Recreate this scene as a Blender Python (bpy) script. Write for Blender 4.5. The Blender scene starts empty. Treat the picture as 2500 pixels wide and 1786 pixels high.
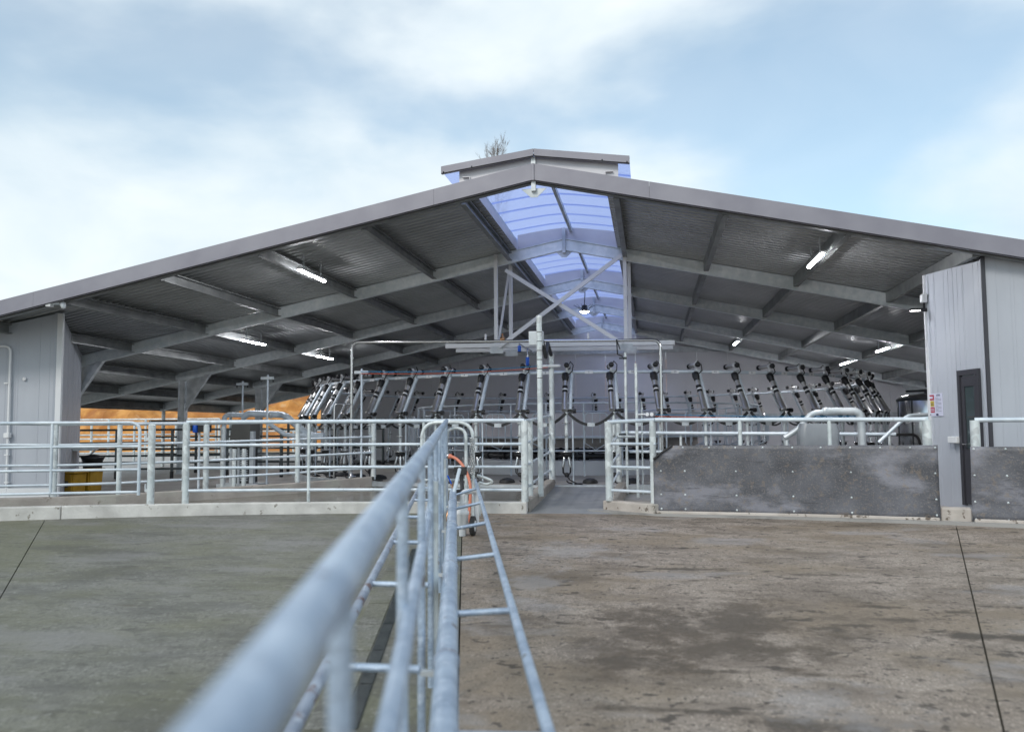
import bpy, math, random
from mathutils import Vector as V, Matrix
random.seed(7)
C = bpy.context.scene.collection
S = bpy.context.scene
PI = math.pi
# ---------------------------------------------------------------- camera
FPX, PSI, PHI, RHO, ZE = 2109.8, .158, .073, -.0079, 1.30
_F = V((-math.sin(PSI)*math.cos(PHI), math.cos(PSI)*math.cos(PHI), math.sin(PHI)))
_R = V((math.cos(PSI), math.sin(PSI), 0)); _U = _R.cross(_F)
_R, _U = (_R*math.cos(RHO)+_U*math.sin(RHO)), (_U*math.cos(RHO)-_R*math.sin(RHO))
O = V((0, 0, ZE))
cd = bpy.data.cameras.new('camera'); cam = bpy.data.objects.new('camera', cd); C.objects.link(cam)
cam.matrix_world = Matrix(((_R.x, _U.x, -_F.x, 0), (_R.y, _U.y, -_F.y, 0), (_R.z, _U.z, -_F.z, ZE), (0, 0, 0, 1)))
cd.sensor_width = 36; cd.lens = 36*FPX/2500; cd.clip_start = .02; cd.clip_end = 3000
cd.dof.use_dof = True; cd.dof.focus_distance = 15.5; cd.dof.aperture_fstop = 1.75
S.camera = cam
# ---------------------------------------------------------------- sky and sun
SUN = V((-.30, -.72, .56)).normalized()
W = bpy.data.worlds.new('World'); S.world = W; W.use_nodes = True
nt = W.node_tree; N = nt.nodes; L = nt.links; N.clear()
out = N.new('ShaderNodeOutputWorld'); bg = N.new('ShaderNodeBackground'); bg.inputs[1].default_value = .115
sky = N.new('ShaderNodeTexSky'); sky.sky_type = 'NISHITA'; sky.sun_disc = False
sky.sun_elevation = math.asin(SUN.z); sky.sun_rotation = math.atan2(SUN.x, SUN.y)
sky.air_density = 1.1; sky.dust_density = .6; sky.ozone_density = 1.6
tc = N.new('ShaderNodeTexCoord'); mp = N.new('ShaderNodeMapping'); mp.inputs['Scale'].default_value = (1, 1, 1.9)
mp.inputs['Location'].default_value = (7.2, 3.3, .8)
L.new(tc.outputs['Generated'], mp.inputs['Vector'])
n1 = N.new('ShaderNodeTexNoise'); n1.inputs['Scale'].default_value = 1.7; n1.inputs['Detail'].default_value = 9
n1.inputs['Roughness'].default_value = .46; n1.inputs['Distortion'].default_value = .15
n2 = N.new('ShaderNodeTexNoise'); n2.inputs['Scale'].default_value = 4.6; n2.inputs['Detail'].default_value = 6
n2.inputs['Roughness'].default_value = .5; n2.inputs['Distortion'].default_value = .5
L.new(mp.outputs[0], n1.inputs['Vector']); L.new(mp.outputs[0], n2.inputs['Vector'])
r1 = N.new('ShaderNodeValToRGB'); r1.color_ramp.elements[0].position = .37; r1.color_ramp.elements[1].position = .50
r1.color_ramp.interpolation = 'EASE'
r1.color_ramp.elements[0].color = (.34, .34, .34, 1); r1.color_ramp.elements[1].color = (.96, .96, .96, 1)
L.new(n1.outputs['Fac'], r1.inputs['Fac'])
r2 = N.new('ShaderNodeValToRGB'); r2.color_ramp.elements[0].position = .30; r2.color_ramp.elements[1].position = .68
r2.color_ramp.elements[0].color = (5.3, 6.2, 6.8, 1); r2.color_ramp.elements[1].color = (7.0, 7.55, 7.75, 1)
L.new(n2.outputs['Fac'], r2.inputs['Fac'])
sk = N.new('ShaderNodeMix'); sk.data_type = 'RGBA'; sk.blend_type = 'MULTIPLY'; sk.inputs[0].default_value = 1
sk.inputs[7].default_value = (1.08, 1.22, 1.16, 1)
L.new(sky.outputs[0], sk.inputs[6])
mx = N.new('ShaderNodeMix'); mx.data_type = 'RGBA'
L.new(r1.outputs[0], mx.inputs[0]); L.new(sk.outputs[2], mx.inputs[6]); L.new(r2.outputs[0], mx.inputs[7])
L.new(mx.outputs[2], bg.inputs[0]); L.new(bg.outputs[0], out.inputs[0])
sl = bpy.data.lights.new('sun', 'SUN'); sl.energy = 1.15; sl.angle = math.radians(14); sl.color = (1, .95, .87)
so = bpy.data.objects.new('sun', sl); C.objects.link(so); so.rotation_euler = SUN.to_track_quat('Z', 'Y').to_euler()
so.location = (-20, -40, 40)
S.view_settings.view_transform = 'Standard'; S.view_settings.look = 'None'
S.view_settings.exposure = 0.3; S.view_settings.gamma = 1; S.view_settings.use_curve_mapping = False
S.render.engine = 'CYCLES'
S.cycles.max_bounces = 8; S.cycles.transparent_max_bounces = 12

# ---------------------------------------------------------------- measuring helpers: a point of the place from a photo direction and a known plane
def ray(x, y): return _F + _R*((x-1250)/FPX) - _U*((y-893)/FPX)
def atz(x, y, z): d = ray(x, y); return O + d*((z-ZE)/d.z)
def aty(x, y, Y): d = ray(x, y); return O + d*(Y/d.y)
def atx(x, y, X): d = ray(x, y); return O + d*(X/d.x)
def atd(x, y, D): return O + ray(x, y)*D
def atp(x, y, p, n): d = ray(x, y); return O + d*((p-O).dot(n)/d.dot(n))

# ---------------------------------------------------------------- materials
def pm(name, col, rough=.5, metal=0., col2=None, scale=6., det=4., bump=0., bscale=None, stretch=(1, 1, 1), lo=.35, hi=.65, spec=.5, coat=0.):
    m = bpy.data.materials.new(name); m.use_nodes = True; t = m.node_tree; b = t.nodes['Principled BSDF']
    b.inputs['Roughness'].default_value = rough; b.inputs['Metallic'].default_value = metal
    b.inputs['Base Color'].default_value = (*col, 1); b.inputs['Specular IOR Level'].default_value = spec
    b.inputs['Coat Weight'].default_value = coat
    if col2 or bump:
        tc = t.nodes.new('ShaderNodeTexCoord'); mp = t.nodes.new('ShaderNodeMapping'); mp.inputs['Scale'].default_value = stretch
        t.links.new(tc.outputs['Object'], mp.inputs['Vector'])
        nz = t.nodes.new('ShaderNodeTexNoise'); nz.inputs['Scale'].default_value = scale; nz.inputs['Detail'].default_value = det
        t.links.new(mp.outputs[0], nz.inputs['Vector'])
        if col2:
            r = t.nodes.new('ShaderNodeValToRGB'); r.color_ramp.elements[0].position = lo; r.color_ramp.elements[1].position = hi
            r.color_ramp.elements[0].color = (*col, 1); r.color_ramp.elements[1].color = (*col2, 1)
            t.links.new(nz.outputs['Fac'], r.inputs['Fac']); t.links.new(r.outputs[0], b.inputs['Base Color'])
        if bump:
            n2 = t.nodes.new('ShaderNodeTexNoise'); n2.inputs['Scale'].default_value = bscale or scale*4; n2.inputs['Detail'].default_value = 5
            t.links.new(mp.outputs[0], n2.inputs['Vector'])
            bp = t.nodes.new('ShaderNodeBump'); bp.inputs['Strength'].default_value = bump; bp.inputs['Distance'].default_value = .02
            t.links.new(n2.outputs['Fac'], bp.inputs['Height']); t.links.new(bp.outputs[0], b.inputs['Normal'])
    return m
def layer(m, mask_scale, col, lo, hi, stretch=(1, 1, 1), det=6., amount=1., seed=0., rough=None):
    """stains: a second colour where a noise of its own rises above a threshold"""
    t = m.node_tree; b = t.nodes['Principled BSDF']; inp = b.inputs['Base Color']
    tc = t.nodes.new('ShaderNodeTexCoord'); mp = t.nodes.new('ShaderNodeMapping')
    mp.inputs['Scale'].default_value = stretch; mp.inputs['Location'].default_value = (seed, seed*1.7, seed*.6)
    t.links.new(tc.outputs['Object'], mp.inputs['Vector'])
    nz = t.nodes.new('ShaderNodeTexNoise'); nz.inputs['Scale'].default_value = mask_scale; nz.inputs['Detail'].default_value = det
    nz.inputs['Roughness'].default_value = .62
    t.links.new(mp.outputs[0], nz.inputs['Vector'])
    r = t.nodes.new('ShaderNodeMapRange'); r.inputs[1].default_value = lo; r.inputs[2].default_value = hi
    r.inputs[3].default_value = 0; r.inputs[4].default_value = amount; r.interpolation_type = 'SMOOTHSTEP'
    t.links.new(nz.outputs['Fac'], r.inputs[0])
    mx = t.nodes.new('ShaderNodeMix'); mx.data_type = 'RGBA'; mx.inputs[7].default_value = (*col, 1)
    t.links.new(r.outputs[0], mx.inputs[0])
    if inp.links: t.links.new(inp.links[0].from_socket, mx.inputs[6])
    else: mx.inputs[6].default_value = inp.default_value
    t.links.new(mx.outputs[2], inp)
    if rough is not None:
        ri = b.inputs['Roughness']; m2 = t.nodes.new('ShaderNodeMix'); m2.data_type = 'FLOAT'
        m2.inputs[3].default_value = rough
        if ri.links: t.links.new(ri.links[0].from_socket, m2.inputs[2])
        else: m2.inputs[2].default_value = ri.default_value
        t.links.new(r.outputs[0], m2.inputs[0]); t.links.new(m2.outputs[0], ri)
    return m
def emis(name, col, e):
    m = bpy.data.materials.new(name); m.use_nodes = True; b = m.node_tree.nodes['Principled BSDF']
    b.inputs['Base Color'].default_value = (.8, .8, .8, 1); b.inputs['Emission Color'].default_value = (*col, 1); b.inputs['Emission Strength'].default_value = e
    return m
M = {}
M['galv'] = layer(pm('galvanised steel', (.46, .50, .53), .45, .35, (.64, .67, .70), 5, 5, .05, 60), 2.2, (.30, .33, .36), .52, .72, det=7, amount=.55)
M['galvpipe'] = layer(pm('galvanised pipe', (.50, .57, .64), .5, .22, (.70, .76, .82), 3.2, 5, .06, 55), 7, (.30, .30, .30), .60, .72, det=6, amount=.45)  # bluish base colour has the sky's reflection painted in
M['galvpost'] = layer(pm('galvanised post', (.54, .60, .62), .45, .2, (.76, .80, .81), 4, 5, .05, 60), 5, (.38, .40, .41), .50, .56, det=2, amount=.5)
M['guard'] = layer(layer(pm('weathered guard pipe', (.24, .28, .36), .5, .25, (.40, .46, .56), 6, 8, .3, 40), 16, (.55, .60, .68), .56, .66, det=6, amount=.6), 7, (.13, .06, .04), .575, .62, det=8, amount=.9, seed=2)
M['weathered'] = layer(pm('weathered sky-tinted pipe', (.29, .37, .49), .42, .3, (.45, .54, .66), 7, 10, .35, 40, lo=.36, hi=.64), 22, (.62, .69, .79), .55, .66, det=8, amount=.65)  # blue is sky reflection put into the colour; mottling and mud are wear
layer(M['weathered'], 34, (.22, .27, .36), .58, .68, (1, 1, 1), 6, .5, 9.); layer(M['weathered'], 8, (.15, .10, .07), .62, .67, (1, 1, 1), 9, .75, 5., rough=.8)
M['rafter'] = layer(pm('spangled galvanised rafter', (.66, .72, .75), .45, .1, (.80, .84, .86), 9, 6, .05, 80), 2.0, (.52, .58, .61), .5, .7, det=8, amount=.6)
M['purlin'] = pm('rolled purlin steel', (.20, .21, .21), .45, .7, (.30, .31, .31), 3, 4)
M['roof'] = pm('zinc roofing underside', (.33, .34, .35), .34, .7, (.41, .42, .43), 1.2, 3)
M['fascia'] = pm('folded grey fascia', (.235, .228, .27), .45, .2, (.285, .278, .32), 1.6, 5, .03, 30)
M['flash'] = pm('pale flashing', (.50, .49, .53), .4, .35, (.58, .57, .60), 1.5, 4)
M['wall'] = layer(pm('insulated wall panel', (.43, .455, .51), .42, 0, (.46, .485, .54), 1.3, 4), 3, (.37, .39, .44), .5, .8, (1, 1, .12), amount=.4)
M['wallback'] = layer(pm('lightened insulated back panel', (.72, .72, .76), .42, 0, (.76, .76, .80), 1.3, 4), 3, (.66, .66, .70), .5, .8, (1, 1, .12), amount=.4)  # same panel as the front walls, colour lightened in place of missing light
M['trimw'] = pm('white corner trim', (.70, .71, .74), .4)
M['trimd'] = pm('charcoal trim', (.045, .045, .055), .4)
M['white'] = pm('white paint', (.74, .75, .77), .45)
M['pale'] = layer(pm('pale splash board', (.55, .53, .57), .4, 0, (.60, .58, .62), 2, 4), 2.5, (.45, .43, .46), .5, .75, (1, 1, .2), amount=.6)
M['drumskirt'] = pm('dull skirt board', (.19, .175, .165), .6, 0, (.26, .24, .22), 3, 4)
M['black'] = pm('black plastic', (.012, .012, .014), .45)
M['rubber'] = pm('black rubber', (.018, .018, .02), .6, 0, (.03, .03, .032), 8)
M['steel'] = pm('polished stainless', (.62, .62, .63), .2, 1.)
M['steeld'] = pm('stainless cylinder', (.60, .585, .58), .28, .8)
M['dark'] = pm('dark steel', (.05, .055, .06), .45, .5)
M['darkpipe'] = pm('dark pen pipe', (.07, .085, .09), .4, .6, (.12, .135, .14), 5)
M['yellow'] = pm('yellow plastic', (.42, .24, .015), .45, 0, (.34, .19, .012), 7)
M['blue'] = pm('blue plastic', (.01, .10, .55), .35)
M['bluecord'] = pm('blue cord', (.03, .22, .45), .6)
M['redcord'] = pm('red cord', (.55, .10, .06), .6)
M['hose'] = layer(pm('orange hose', (.58, .17, .10), .5, 0, (.66, .25, .17), 14, 4), 9, (.35, .16, .12), .6, .7, amount=.6)
M['tarp'] = pm('grey vinyl cover', (.22, .235, .26), .38, 0, (.27, .285, .31), 3, 4, .25, 7)
M['boardgrey'] = pm('grey cabinet', (.10, .095, .09), .5, 0, (.12, .115, .105), 2)
M['red'] = pm('red print', (.36, .01, .035), .5)
M['yellowp'] = pm('yellow print', (.52, .40, .05), .5)
M['ink'] = pm('dark print', (.03, .03, .09), .6)
M['paper'] = pm('sign face', (.60, .61, .74), .45)
M['copper'] = pm('brass fitting', (.55, .30, .15), .35, .9)
M['led'] = emis('lit tube', (.95, .96, 1), 190)
M['ledoff'] = pm('lamp diffuser', (.75, .76, .77), .4)
M['clay'] = layer(layer(pm('orange clay', (.40, .16, .035), .9, 0, (.66, .33, .10), 1.1, 12, .9, 3.0), .25, (.36, .145, .045), .48, .6, det=9, amount=.8), .6, (.70, .50, .30), .60, .70, det=8, amount=.6, seed=4)
M['bark'] = pm('bare twig bark', (.24, .21, .20), .85)
M['wet'] = layer(pm('wet lane concrete', (.145, .135, .115), .22, 0, (.19, .18, .155), 1.4, 6, .12, 20), 1.0, (.10, .10, .075), .5, .65, (.5, 2.2, 1), amount=.7, rough=.12)
M['floor'] = layer(pm('shed floor concrete', (.30, .29, .28), .45, 0, (.36, .35, .34), 1.3, 6, .1, 25), .8, (.16, .15, .145), .5, .65, amount=.7)
M['race'] = layer(pm('race concrete', (.20, .205, .21), .5, 0, (.26, .262, .265), 1.8, 6, .15, 30), 2.2, (.14, .145, .15), .5, .7, (1, 2, 1), amount=.6)
M['deck'] = layer(pm('platform deck concrete', (.30, .28, .255), .5, 0, (.38, .36, .325), 1.2, 6, .1, 25), 2.5, (.15, .14, .125), .5, .66, (.6, 2, 1), amount=.7)
def kerbmat(name, a, b, stain, lo, sc):
    return layer(layer(pm(name, a, .75, 0, b, 3.2, 7, .4, 22), sc, stain, lo, lo+.06, det=7, amount=.85), 1.1, (.36, .37, .33), .55, .7, amount=.5, seed=3)
M['kerb'] = kerbmat('bright kerb concrete', (.46, .45, .435), (.62, .61, .59), (.17, .15, .12), .62, 9)
M['kerbdirty'] = kerbmat('splashed kerb concrete', (.40, .355, .32), (.54, .49, .45), (.085, .055, .035), .585, 8)
M['kerbdull'] = kerbmat('dull kerb concrete', (.29, .265, .245), (.38, .35, .325), (.14, .11, .09), .62, 7)
def spot(m, c, rx, ry, col, amount, seed=0., soft=.55):
    """one stain at its own place in the yard, ragged by noise"""
    t = m.node_tree; b = t.nodes['Principled BSDF']; inp = b.inputs['Base Color']
    tc = t.nodes.new('ShaderNodeTexCoord'); nz = t.nodes.new('ShaderNodeTexNoise'); nz.inputs['Scale'].default_value = 2.1; nz.inputs['Detail'].default_value = 12; nz.inputs['Roughness'].default_value = .78
    mp = t.nodes.new('ShaderNodeMapping'); mp.inputs['Location'].default_value = (-c[0]/rx, -c[1]/ry, 0); mp.inputs['Scale'].default_value = (1/rx, 1/ry, 0)
    t.links.new(tc.outputs['Object'], mp.inputs[0]); t.links.new(tc.outputs['Object'], nz.inputs['Vector'])
    ln = t.nodes.new('ShaderNodeVectorMath'); ln.operation = 'LENGTH'; t.links.new(mp.outputs[0], ln.inputs[0])
    ad = t.nodes.new('ShaderNodeMath'); ad.operation = 'MULTIPLY_ADD'; ad.inputs[1].default_value = 5.5; ad.inputs[2].default_value = -2.75
    t.links.new(nz.outputs['Fac'], ad.inputs[0]); sm = t.nodes.new('ShaderNodeMath'); sm.operation = 'ADD'; t.links.new(ln.outputs['Value'], sm.inputs[0]); t.links.new(ad.outputs[0], sm.inputs[1])
    r = t.nodes.new('ShaderNodeMapRange'); r.inputs[1].default_value = 1.0; r.inputs[2].default_value = 1-soft-.3; r.inputs[3].default_value = 0; r.inputs[4].default_value = amount; r.interpolation_type = 'SMOOTHSTEP'
    t.links.new(sm.outputs[0], r.inputs[0]); mx = t.nodes.new('ShaderNodeMix'); mx.data_type = 'RGBA'; mx.inputs[7].default_value = (*col, 1)
    t.links.new(r.outputs[0], mx.inputs[0]); t.links.new(inp.links[0].from_socket, mx.inputs[6]); t.links.new(mx.outputs[2], inp)
def yardmat(name, a, b):
    m = pm(name, a, .6, 0, b, 1.6, 12, .55, 60, (.8, 1.2, 1), .38, .62)
    for n_ in m.node_tree.nodes:
        if n_.type == 'TEX_NOISE': n_.inputs['Roughness'].default_value = .72
    layer(m, 26., tuple(x*.5 for x in a), .52, .62, (.8, .45, 1), 8, .6, 2.)
    layer(m, 60., tuple(min(1, x*1.55) for x in b), .53, .63, (1, .4, 1), 5, .6, 5.)
    layer(m, 90., tuple(x*.4 for x in a), .55, .63, (1, .4, 1), 4, .65, 7.)
    layer(m, 3.2, tuple(x*.74 for x in a), .50, .62, (.5, 1.2, 1), 12, .7, 11.)
    return m
M['yardL'] = yardmat('left yard concrete', (.15, .149, .13), (.21, .207, .185))
layer(M['yardL'], .34, (.14, .14, .075), .43, .60, (.8, 1.2, 1), 6, .62, 9.)
layer(M['yardL'], .9, (.075, .073, .062), .52, .66, (.6, 1.3, 1), 11, .55, 31.)
layer(M['yardL'], 6., (.07, .068, .055), .57, .65, (.6, 1.3, 1), 10, .6, 41.); layer(M['yardL'], 18., (.32, .315, .29), .60, .66, (.7, .9, 1), 7, .5, 47.)
layer(M['yardL'], 1.1, (.235, .228, .225), .53, .66, (.6, 1.2, 1), 10, .5, 53.)
M['yardR'] = yardmat('right yard concrete', (.25, .202, .165), (.355, .30, .255))
layer(M['yardR'], .7, (.225, .172, .115), .46, .62, (.8, 1.2, 1), 11, .62, 3.)
layer(M['yardR'], 1.4, (.105, .08, .055), .49, .66, (.7, 1.2, 1), 12, .62, 23.)
layer(M['yardR'], 5.5, (.05, .038, .028), .59, .64, (.8, 1.2, 1), 10, .85, 8.)
layer(M['yardR'], 17., (.05, .038, .03), .605, .64, (1, .8, 1), 6, .85, 18.)
layer(M['yardR'], .9, (.33, .32, .335), .55, .66, (.8, 1.2, 1), 7, .45, 17.)
def gpx(x, y):
    d = ray(x, y); k = (-.26-ZE)/(d.z-.02*d.y); p = O+d*k; return (p.x, p.y)
for (px, py, rx, ry, am) in ((1720, 1530, 1.5, 1.1, .42), (1690, 1520, .8, .6, .55), (1780, 1590, .6, .4, .5), (1480, 1560, .5, .6, .35), (2050, 1450, .9, .5, .3), (1660, 1388, .55, .10, .8), (1985, 1402, .25, .07, .8), (2010, 1535, .22, .12, .75), (2165, 1482, .2, .07, .8), (2400, 1552, .45, .10, .85), (2190, 1512, .2, .06, .7), (2340, 1494, .18, .06, .8), (1960, 1770, .42, .16, .8), (1700, 1735, .5, .06, .75), (1800, 1640, .6, .08, .7), (2080, 1525, .3, .05, .6), (1560, 1620, .3, .2, .5)):
    spot(M['yardR'], gpx(px, py), rx*1.35, ry*1.35, (.14, .10, .065), am*.7, soft=.7); spot(M['yardR'], gpx(px, py), rx, ry, (.05, .04, .03), am*.95)
for (px, py, rx, ry) in ((1390, 1345, .55, .9), (1300, 1420, .35, .5), (2000, 1720, .5, .35)):
    spot(M['yardR'], gpx(px, py), rx, ry, (.36, .345, .35), .45)
for (px, py, rx, ry) in ((315, 1477, .16, .05), (900, 1560, .5, .2), (600, 1700, .4, .1)):
    spot(M['yardL'], gpx(px, py), rx, ry, (.09, .08, .05), .6)
M['joint'] = pm('joint filler', (.045, .045, .035), .9)
M['ground'] = pm('bare ground', (.28, .22, .15), .95, 0, (.33, .24, .14), .2, 6)
M['mat'] = pm('rubber wall matting', (.07, .072, .084), .5, 0, (.14, .143, .165), 2.0, 8, .25, 40)
layer(M['mat'], 1.3, (.27, .272, .315), .48, .64, (.7, 1, 1.5), 8, .75, 4.)
layer(M['mat'], 45., (.30, .27, .25), .52, .68, (1, 1, 1), 8, .45, 8.)
layer(M['mat'], 13., (.24, .19, .145), .55, .66, (1, 1, 1), 10, .45, 12.)
layer(M['mat'], 5., (.045, .045, .052), .58, .70, (.35, .35, 2.4), 7, .6, 21.)
def glassmat(name, col, trans, rough=.05):
    m = bpy.data.materials.new(name); m.use_nodes = True; t = m.node_tree; t.nodes.clear()
    o = t.nodes.new('ShaderNodeOutputMaterial'); tr = t.nodes.new('ShaderNodeBsdfTransparent'); tr.inputs[0].default_value = (*col, 1)
    tl = t.nodes.new('ShaderNodeBsdfTranslucent'); tl.inputs[0].default_value = (*col, 1)
    gl = t.nodes.new('ShaderNodeBsdfGlossy'); gl.inputs['Roughness'].default_value = rough
    a = t.nodes.new('ShaderNodeMixShader'); a.inputs[0].default_value = 1-trans
    b = t.nodes.new('ShaderNodeMixShader'); b.inputs[0].default_value = .10
    t.links.new(tr.outputs[0], a.inputs[1]); t.links.new(tl.outputs[0], a.inputs[2]); t.links.new(a.outputs[0], b.inputs[1]); t.links.new(gl.outputs[0], b.inputs[2]); t.links.new(b.outputs[0], o.inputs[0])
    return m
M['poly'] = glassmat('blue tinted polycarbonate', (.52, .61, .95), .36, .15)
M['glass'] = glassmat('door glass', (.35, .40, .42), .9, .02)

# ---------------------------------------------------------------- mesh builder
def Vv(p): return p if isinstance(p, V) else V(p)
class MB:
    def __init__(s): s.v = []; s.f = []; s.sm = []
    def add(s, vs, fs, smooth=False):
        n = len(s.v); s.v += [Vv(p) for p in vs]; s.f += [[n+i for i in f] for f in fs]; s.sm += [smooth]*len(fs); return s
    def box(s, x0, x1, y0, y1, z0, z1):
        return s.add([(x0, y0, z0), (x1, y0, z0), (x1, y1, z0), (x0, y1, z0), (x0, y0, z1), (x1, y0, z1), (x1, y1, z1), (x0, y1, z1)],
                     [(3, 2, 1, 0), (4, 5, 6, 7), (0, 1, 5, 4), (1, 2, 6, 5), (2, 3, 7, 6), (3, 0, 4, 7)])
    def bar(s, a, b, w, h, up=(0, 0, 1), dz=0):
        a, b = Vv(a), Vv(b); d = (b-a).normalized(); u = Vv(up); r = d.cross(u)
        if r.length < 1e-4: r = d.cross(V((0, 1, 0)))
        r.normalize(); u = r.cross(d); q = []
        for p in (a, b):
            p = p+u*dz; q += [p-r*w/2-u*h/2, p+r*w/2-u*h/2, p+r*w/2+u*h/2, p-r*w/2+u*h/2]
        return s.add(q, [(0, 1, 2, 3), (7, 6, 5, 4), (0, 4, 5, 1), (1, 5, 6, 2), (2, 6, 7, 3), (3, 7, 4, 0)])
    def ibeam(s, a, b, w, h, t=.012, up=(0, 0, 1)):
        s.bar(a, b, t, h-2*t, up); s.bar(a, b, w, t, up, h/2-t/2); s.bar(a, b, w, t, up, -h/2+t/2); return s
    def tube(s, path, r, n=10, closed=False, caps=True, r2=None):
        P = [Vv(p) for p in path]; m = len(P); prev = None; rings = []
        for i, p in enumerate(P):
            if closed: d = P[(i+1) % m]-P[i-1]
            else: d = P[min(i+1, m-1)]-P[max(i-1, 0)]
            d.normalize()
            if prev is None:
                u = V((0, 0, 1)) if abs(d.z) < .9 else V((0, 1, 0)); u = (u-d*u.dot(d)).normalized()
            else: u = (prev-d*prev.dot(d)).normalized()
            prev = u; w = d.cross(u); rr = r if r2 is None else r+(r2-r)*i/(m-1)
            rings.append([p+u*rr*math.cos(2*PI*k/n)+w*rr*math.sin(2*PI*k/n) for k in range(n)])
        vs = [q for g in rings for q in g]; fs = []
        for i in range(m if closed else m-1):
            a, b = i*n, ((i+1) % m)*n
            for k in range(n): k2 = (k+1) % n; fs.append((a+k, a+k2, b+k2, b+k))
        s.add(vs, fs, True)
        if caps and not closed:
            s.add(rings[0], [tuple(range(n))[::-1]]); s.add(rings[-1], [tuple(range(n))])
        return s
    def lathe(s, c, ax, prof, n=16, smooth=True):
        c, ax = Vv(c), Vv(ax).normalized(); u = ax.orthogonal().normalized(); w = ax.cross(u); vs = []; fs = []
        for r, h in prof: vs += [c+ax*h+(u*math.cos(2*PI*k/n)+w*math.sin(2*PI*k/n))*r for k in range(n)]
        for i in range(len(prof)-1):
            for k in range(n): k2 = (k+1) % n; fs.append((i*n+k, i*n+k2, (i+1)*n+k2, (i+1)*n+k))
        s.add(vs, fs, smooth)
        s.add(vs[:n], [tuple(range(n))[::-1]]); s.add(vs[-n:], [tuple(range(n))]); return s
    def prism(s, poly, ext):
        ext = Vv(ext); P = [Vv(p) for p in poly]; n = len(P)
        return s.add(P+[p+ext for p in P], [tuple(range(n))[::-1], tuple(range(n, 2*n))]+[(k, (k+1) % n, n+(k+1) % n, n+k) for k in range(n)])
    def sphere(s, c, r, n=12, m=6, sc=(1, 1, 1)):
        c = Vv(c); prof = []
        vs = [c+V((math.cos(2*PI*k/n)*math.sin(PI*i/m)*r*sc[0], math.sin(2*PI*k/n)*math.sin(PI*i/m)*r*sc[1], math.cos(PI*i/m)*r*sc[2])) for i in range(m+1) for k in range(n)]
        return s.add(vs, [(i*n+k, (i+1)*n+k, (i+1)*n+(k+1) % n, i*n+(k+1) % n) for i in range(m) for k in range(n)], True)
    def build(s, name, mat, parent=None, loc=None, bevel=0, fix=False):
        o_ = V((0, 0, 0))
        if parent is not None:
            p = parent
            while p is not None: o_ = o_+p.location; p = p.parent
        elif loc is not None: o_ = Vv(loc)
        me = bpy.data.meshes.new(name); me.from_pydata([v-o_ for v in s.v], [], s.f)
        me.polygons.foreach_set('use_smooth', s.sm)
        if fix:
            import bmesh
            bm = bmesh.new(); bm.from_mesh(me); bmesh.ops.remove_doubles(bm, verts=bm.verts, dist=1e-4); bmesh.ops.recalc_face_normals(bm, faces=bm.faces); bm.to_mesh(me); bm.free()
        me.materials.append(M[mat] if isinstance(mat, str) else mat); me.update()
        ob = bpy.data.objects.new(name, me); C.objects.link(ob)
        if parent is not None: ob.parent = parent
        elif loc is not None: ob.location = o_
        if bevel:
            b = ob.modifiers.new('bevel', 'BEVEL'); b.width = bevel; b.segments = 2; b.limit_method = 'ANGLE'
        return ob
def tag(o, label=None, cat=None, group=None, kind=None):
    if label: o['label'] = label
    if cat: o['category'] = cat
    if group: o['group'] = group
    if kind: o['kind'] = kind
    return o
def thing(name, label, cat, loc=(0, 0, 0), group=None):
    e = bpy.data.objects.new(name, None); e.location = loc; e.empty_display_size = .2; C.objects.link(e); return tag(e, label, cat, group)
def struct(o): o['kind'] = 'structure'; return o
def bent(pts, r, seg=6):
    """polyline with rounded corners"""
    P = [Vv(p) for p in pts]; out_ = [P[0]]
    for i in range(1, len(P)-1):
        a = (P[i-1]-P[i]); b = (P[i+1]-P[i]); k = min(r, a.length*.49, b.length*.49)
        s0 = P[i]+a.normalized()*k; s1 = P[i]+b.normalized()*k
        for j in range(seg+1):
            t = j/seg; out_.append(s0*(1-t)**2+P[i]*2*t*(1-t)+s1*t*t)
    return out_+[P[-1]]
def dup(o, parent=None):
    c = o.copy(); C.objects.link(c)
    if parent is not None: c.parent = parent
    for ch in list(o.children): dup(ch, c)
    return c
ORD = ['first', 'second', 'third', 'fourth', 'fifth', 'sixth', 'seventh', 'eighth', 'ninth', 'tenth', 'eleventh', 'twelfth', 'thirteenth', 'fourteenth', 'fifteenth', 'sixteenth', 'seventeenth', 'eighteenth', 'nineteenth', 'twentieth', 'twenty-first', 'twenty-second', 'twenty-third', 'twenty-fourth', 'twenty-fifth', 'twenty-sixth', 'twenty-seventh']

# ================================================================ SETTING
def gz(y): return .02*(min(y, 13.4)-13)
YC, YR = V((-1.96, -8.18, 0)), 21.46
def arc(x, dr=0): return YC.y+math.sqrt(max((YR+dr)**2-(x-YC.x)**2, 0))
# base terrain far below the slabs
b = MB(); n = 24
b.add([(-400, -200, -.62), (400, -200, -.62), (400, 600, -.62), (-400, 600, -.62)], [(0, 1, 2, 3)])
struct(b.build('ground', 'ground'))
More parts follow.
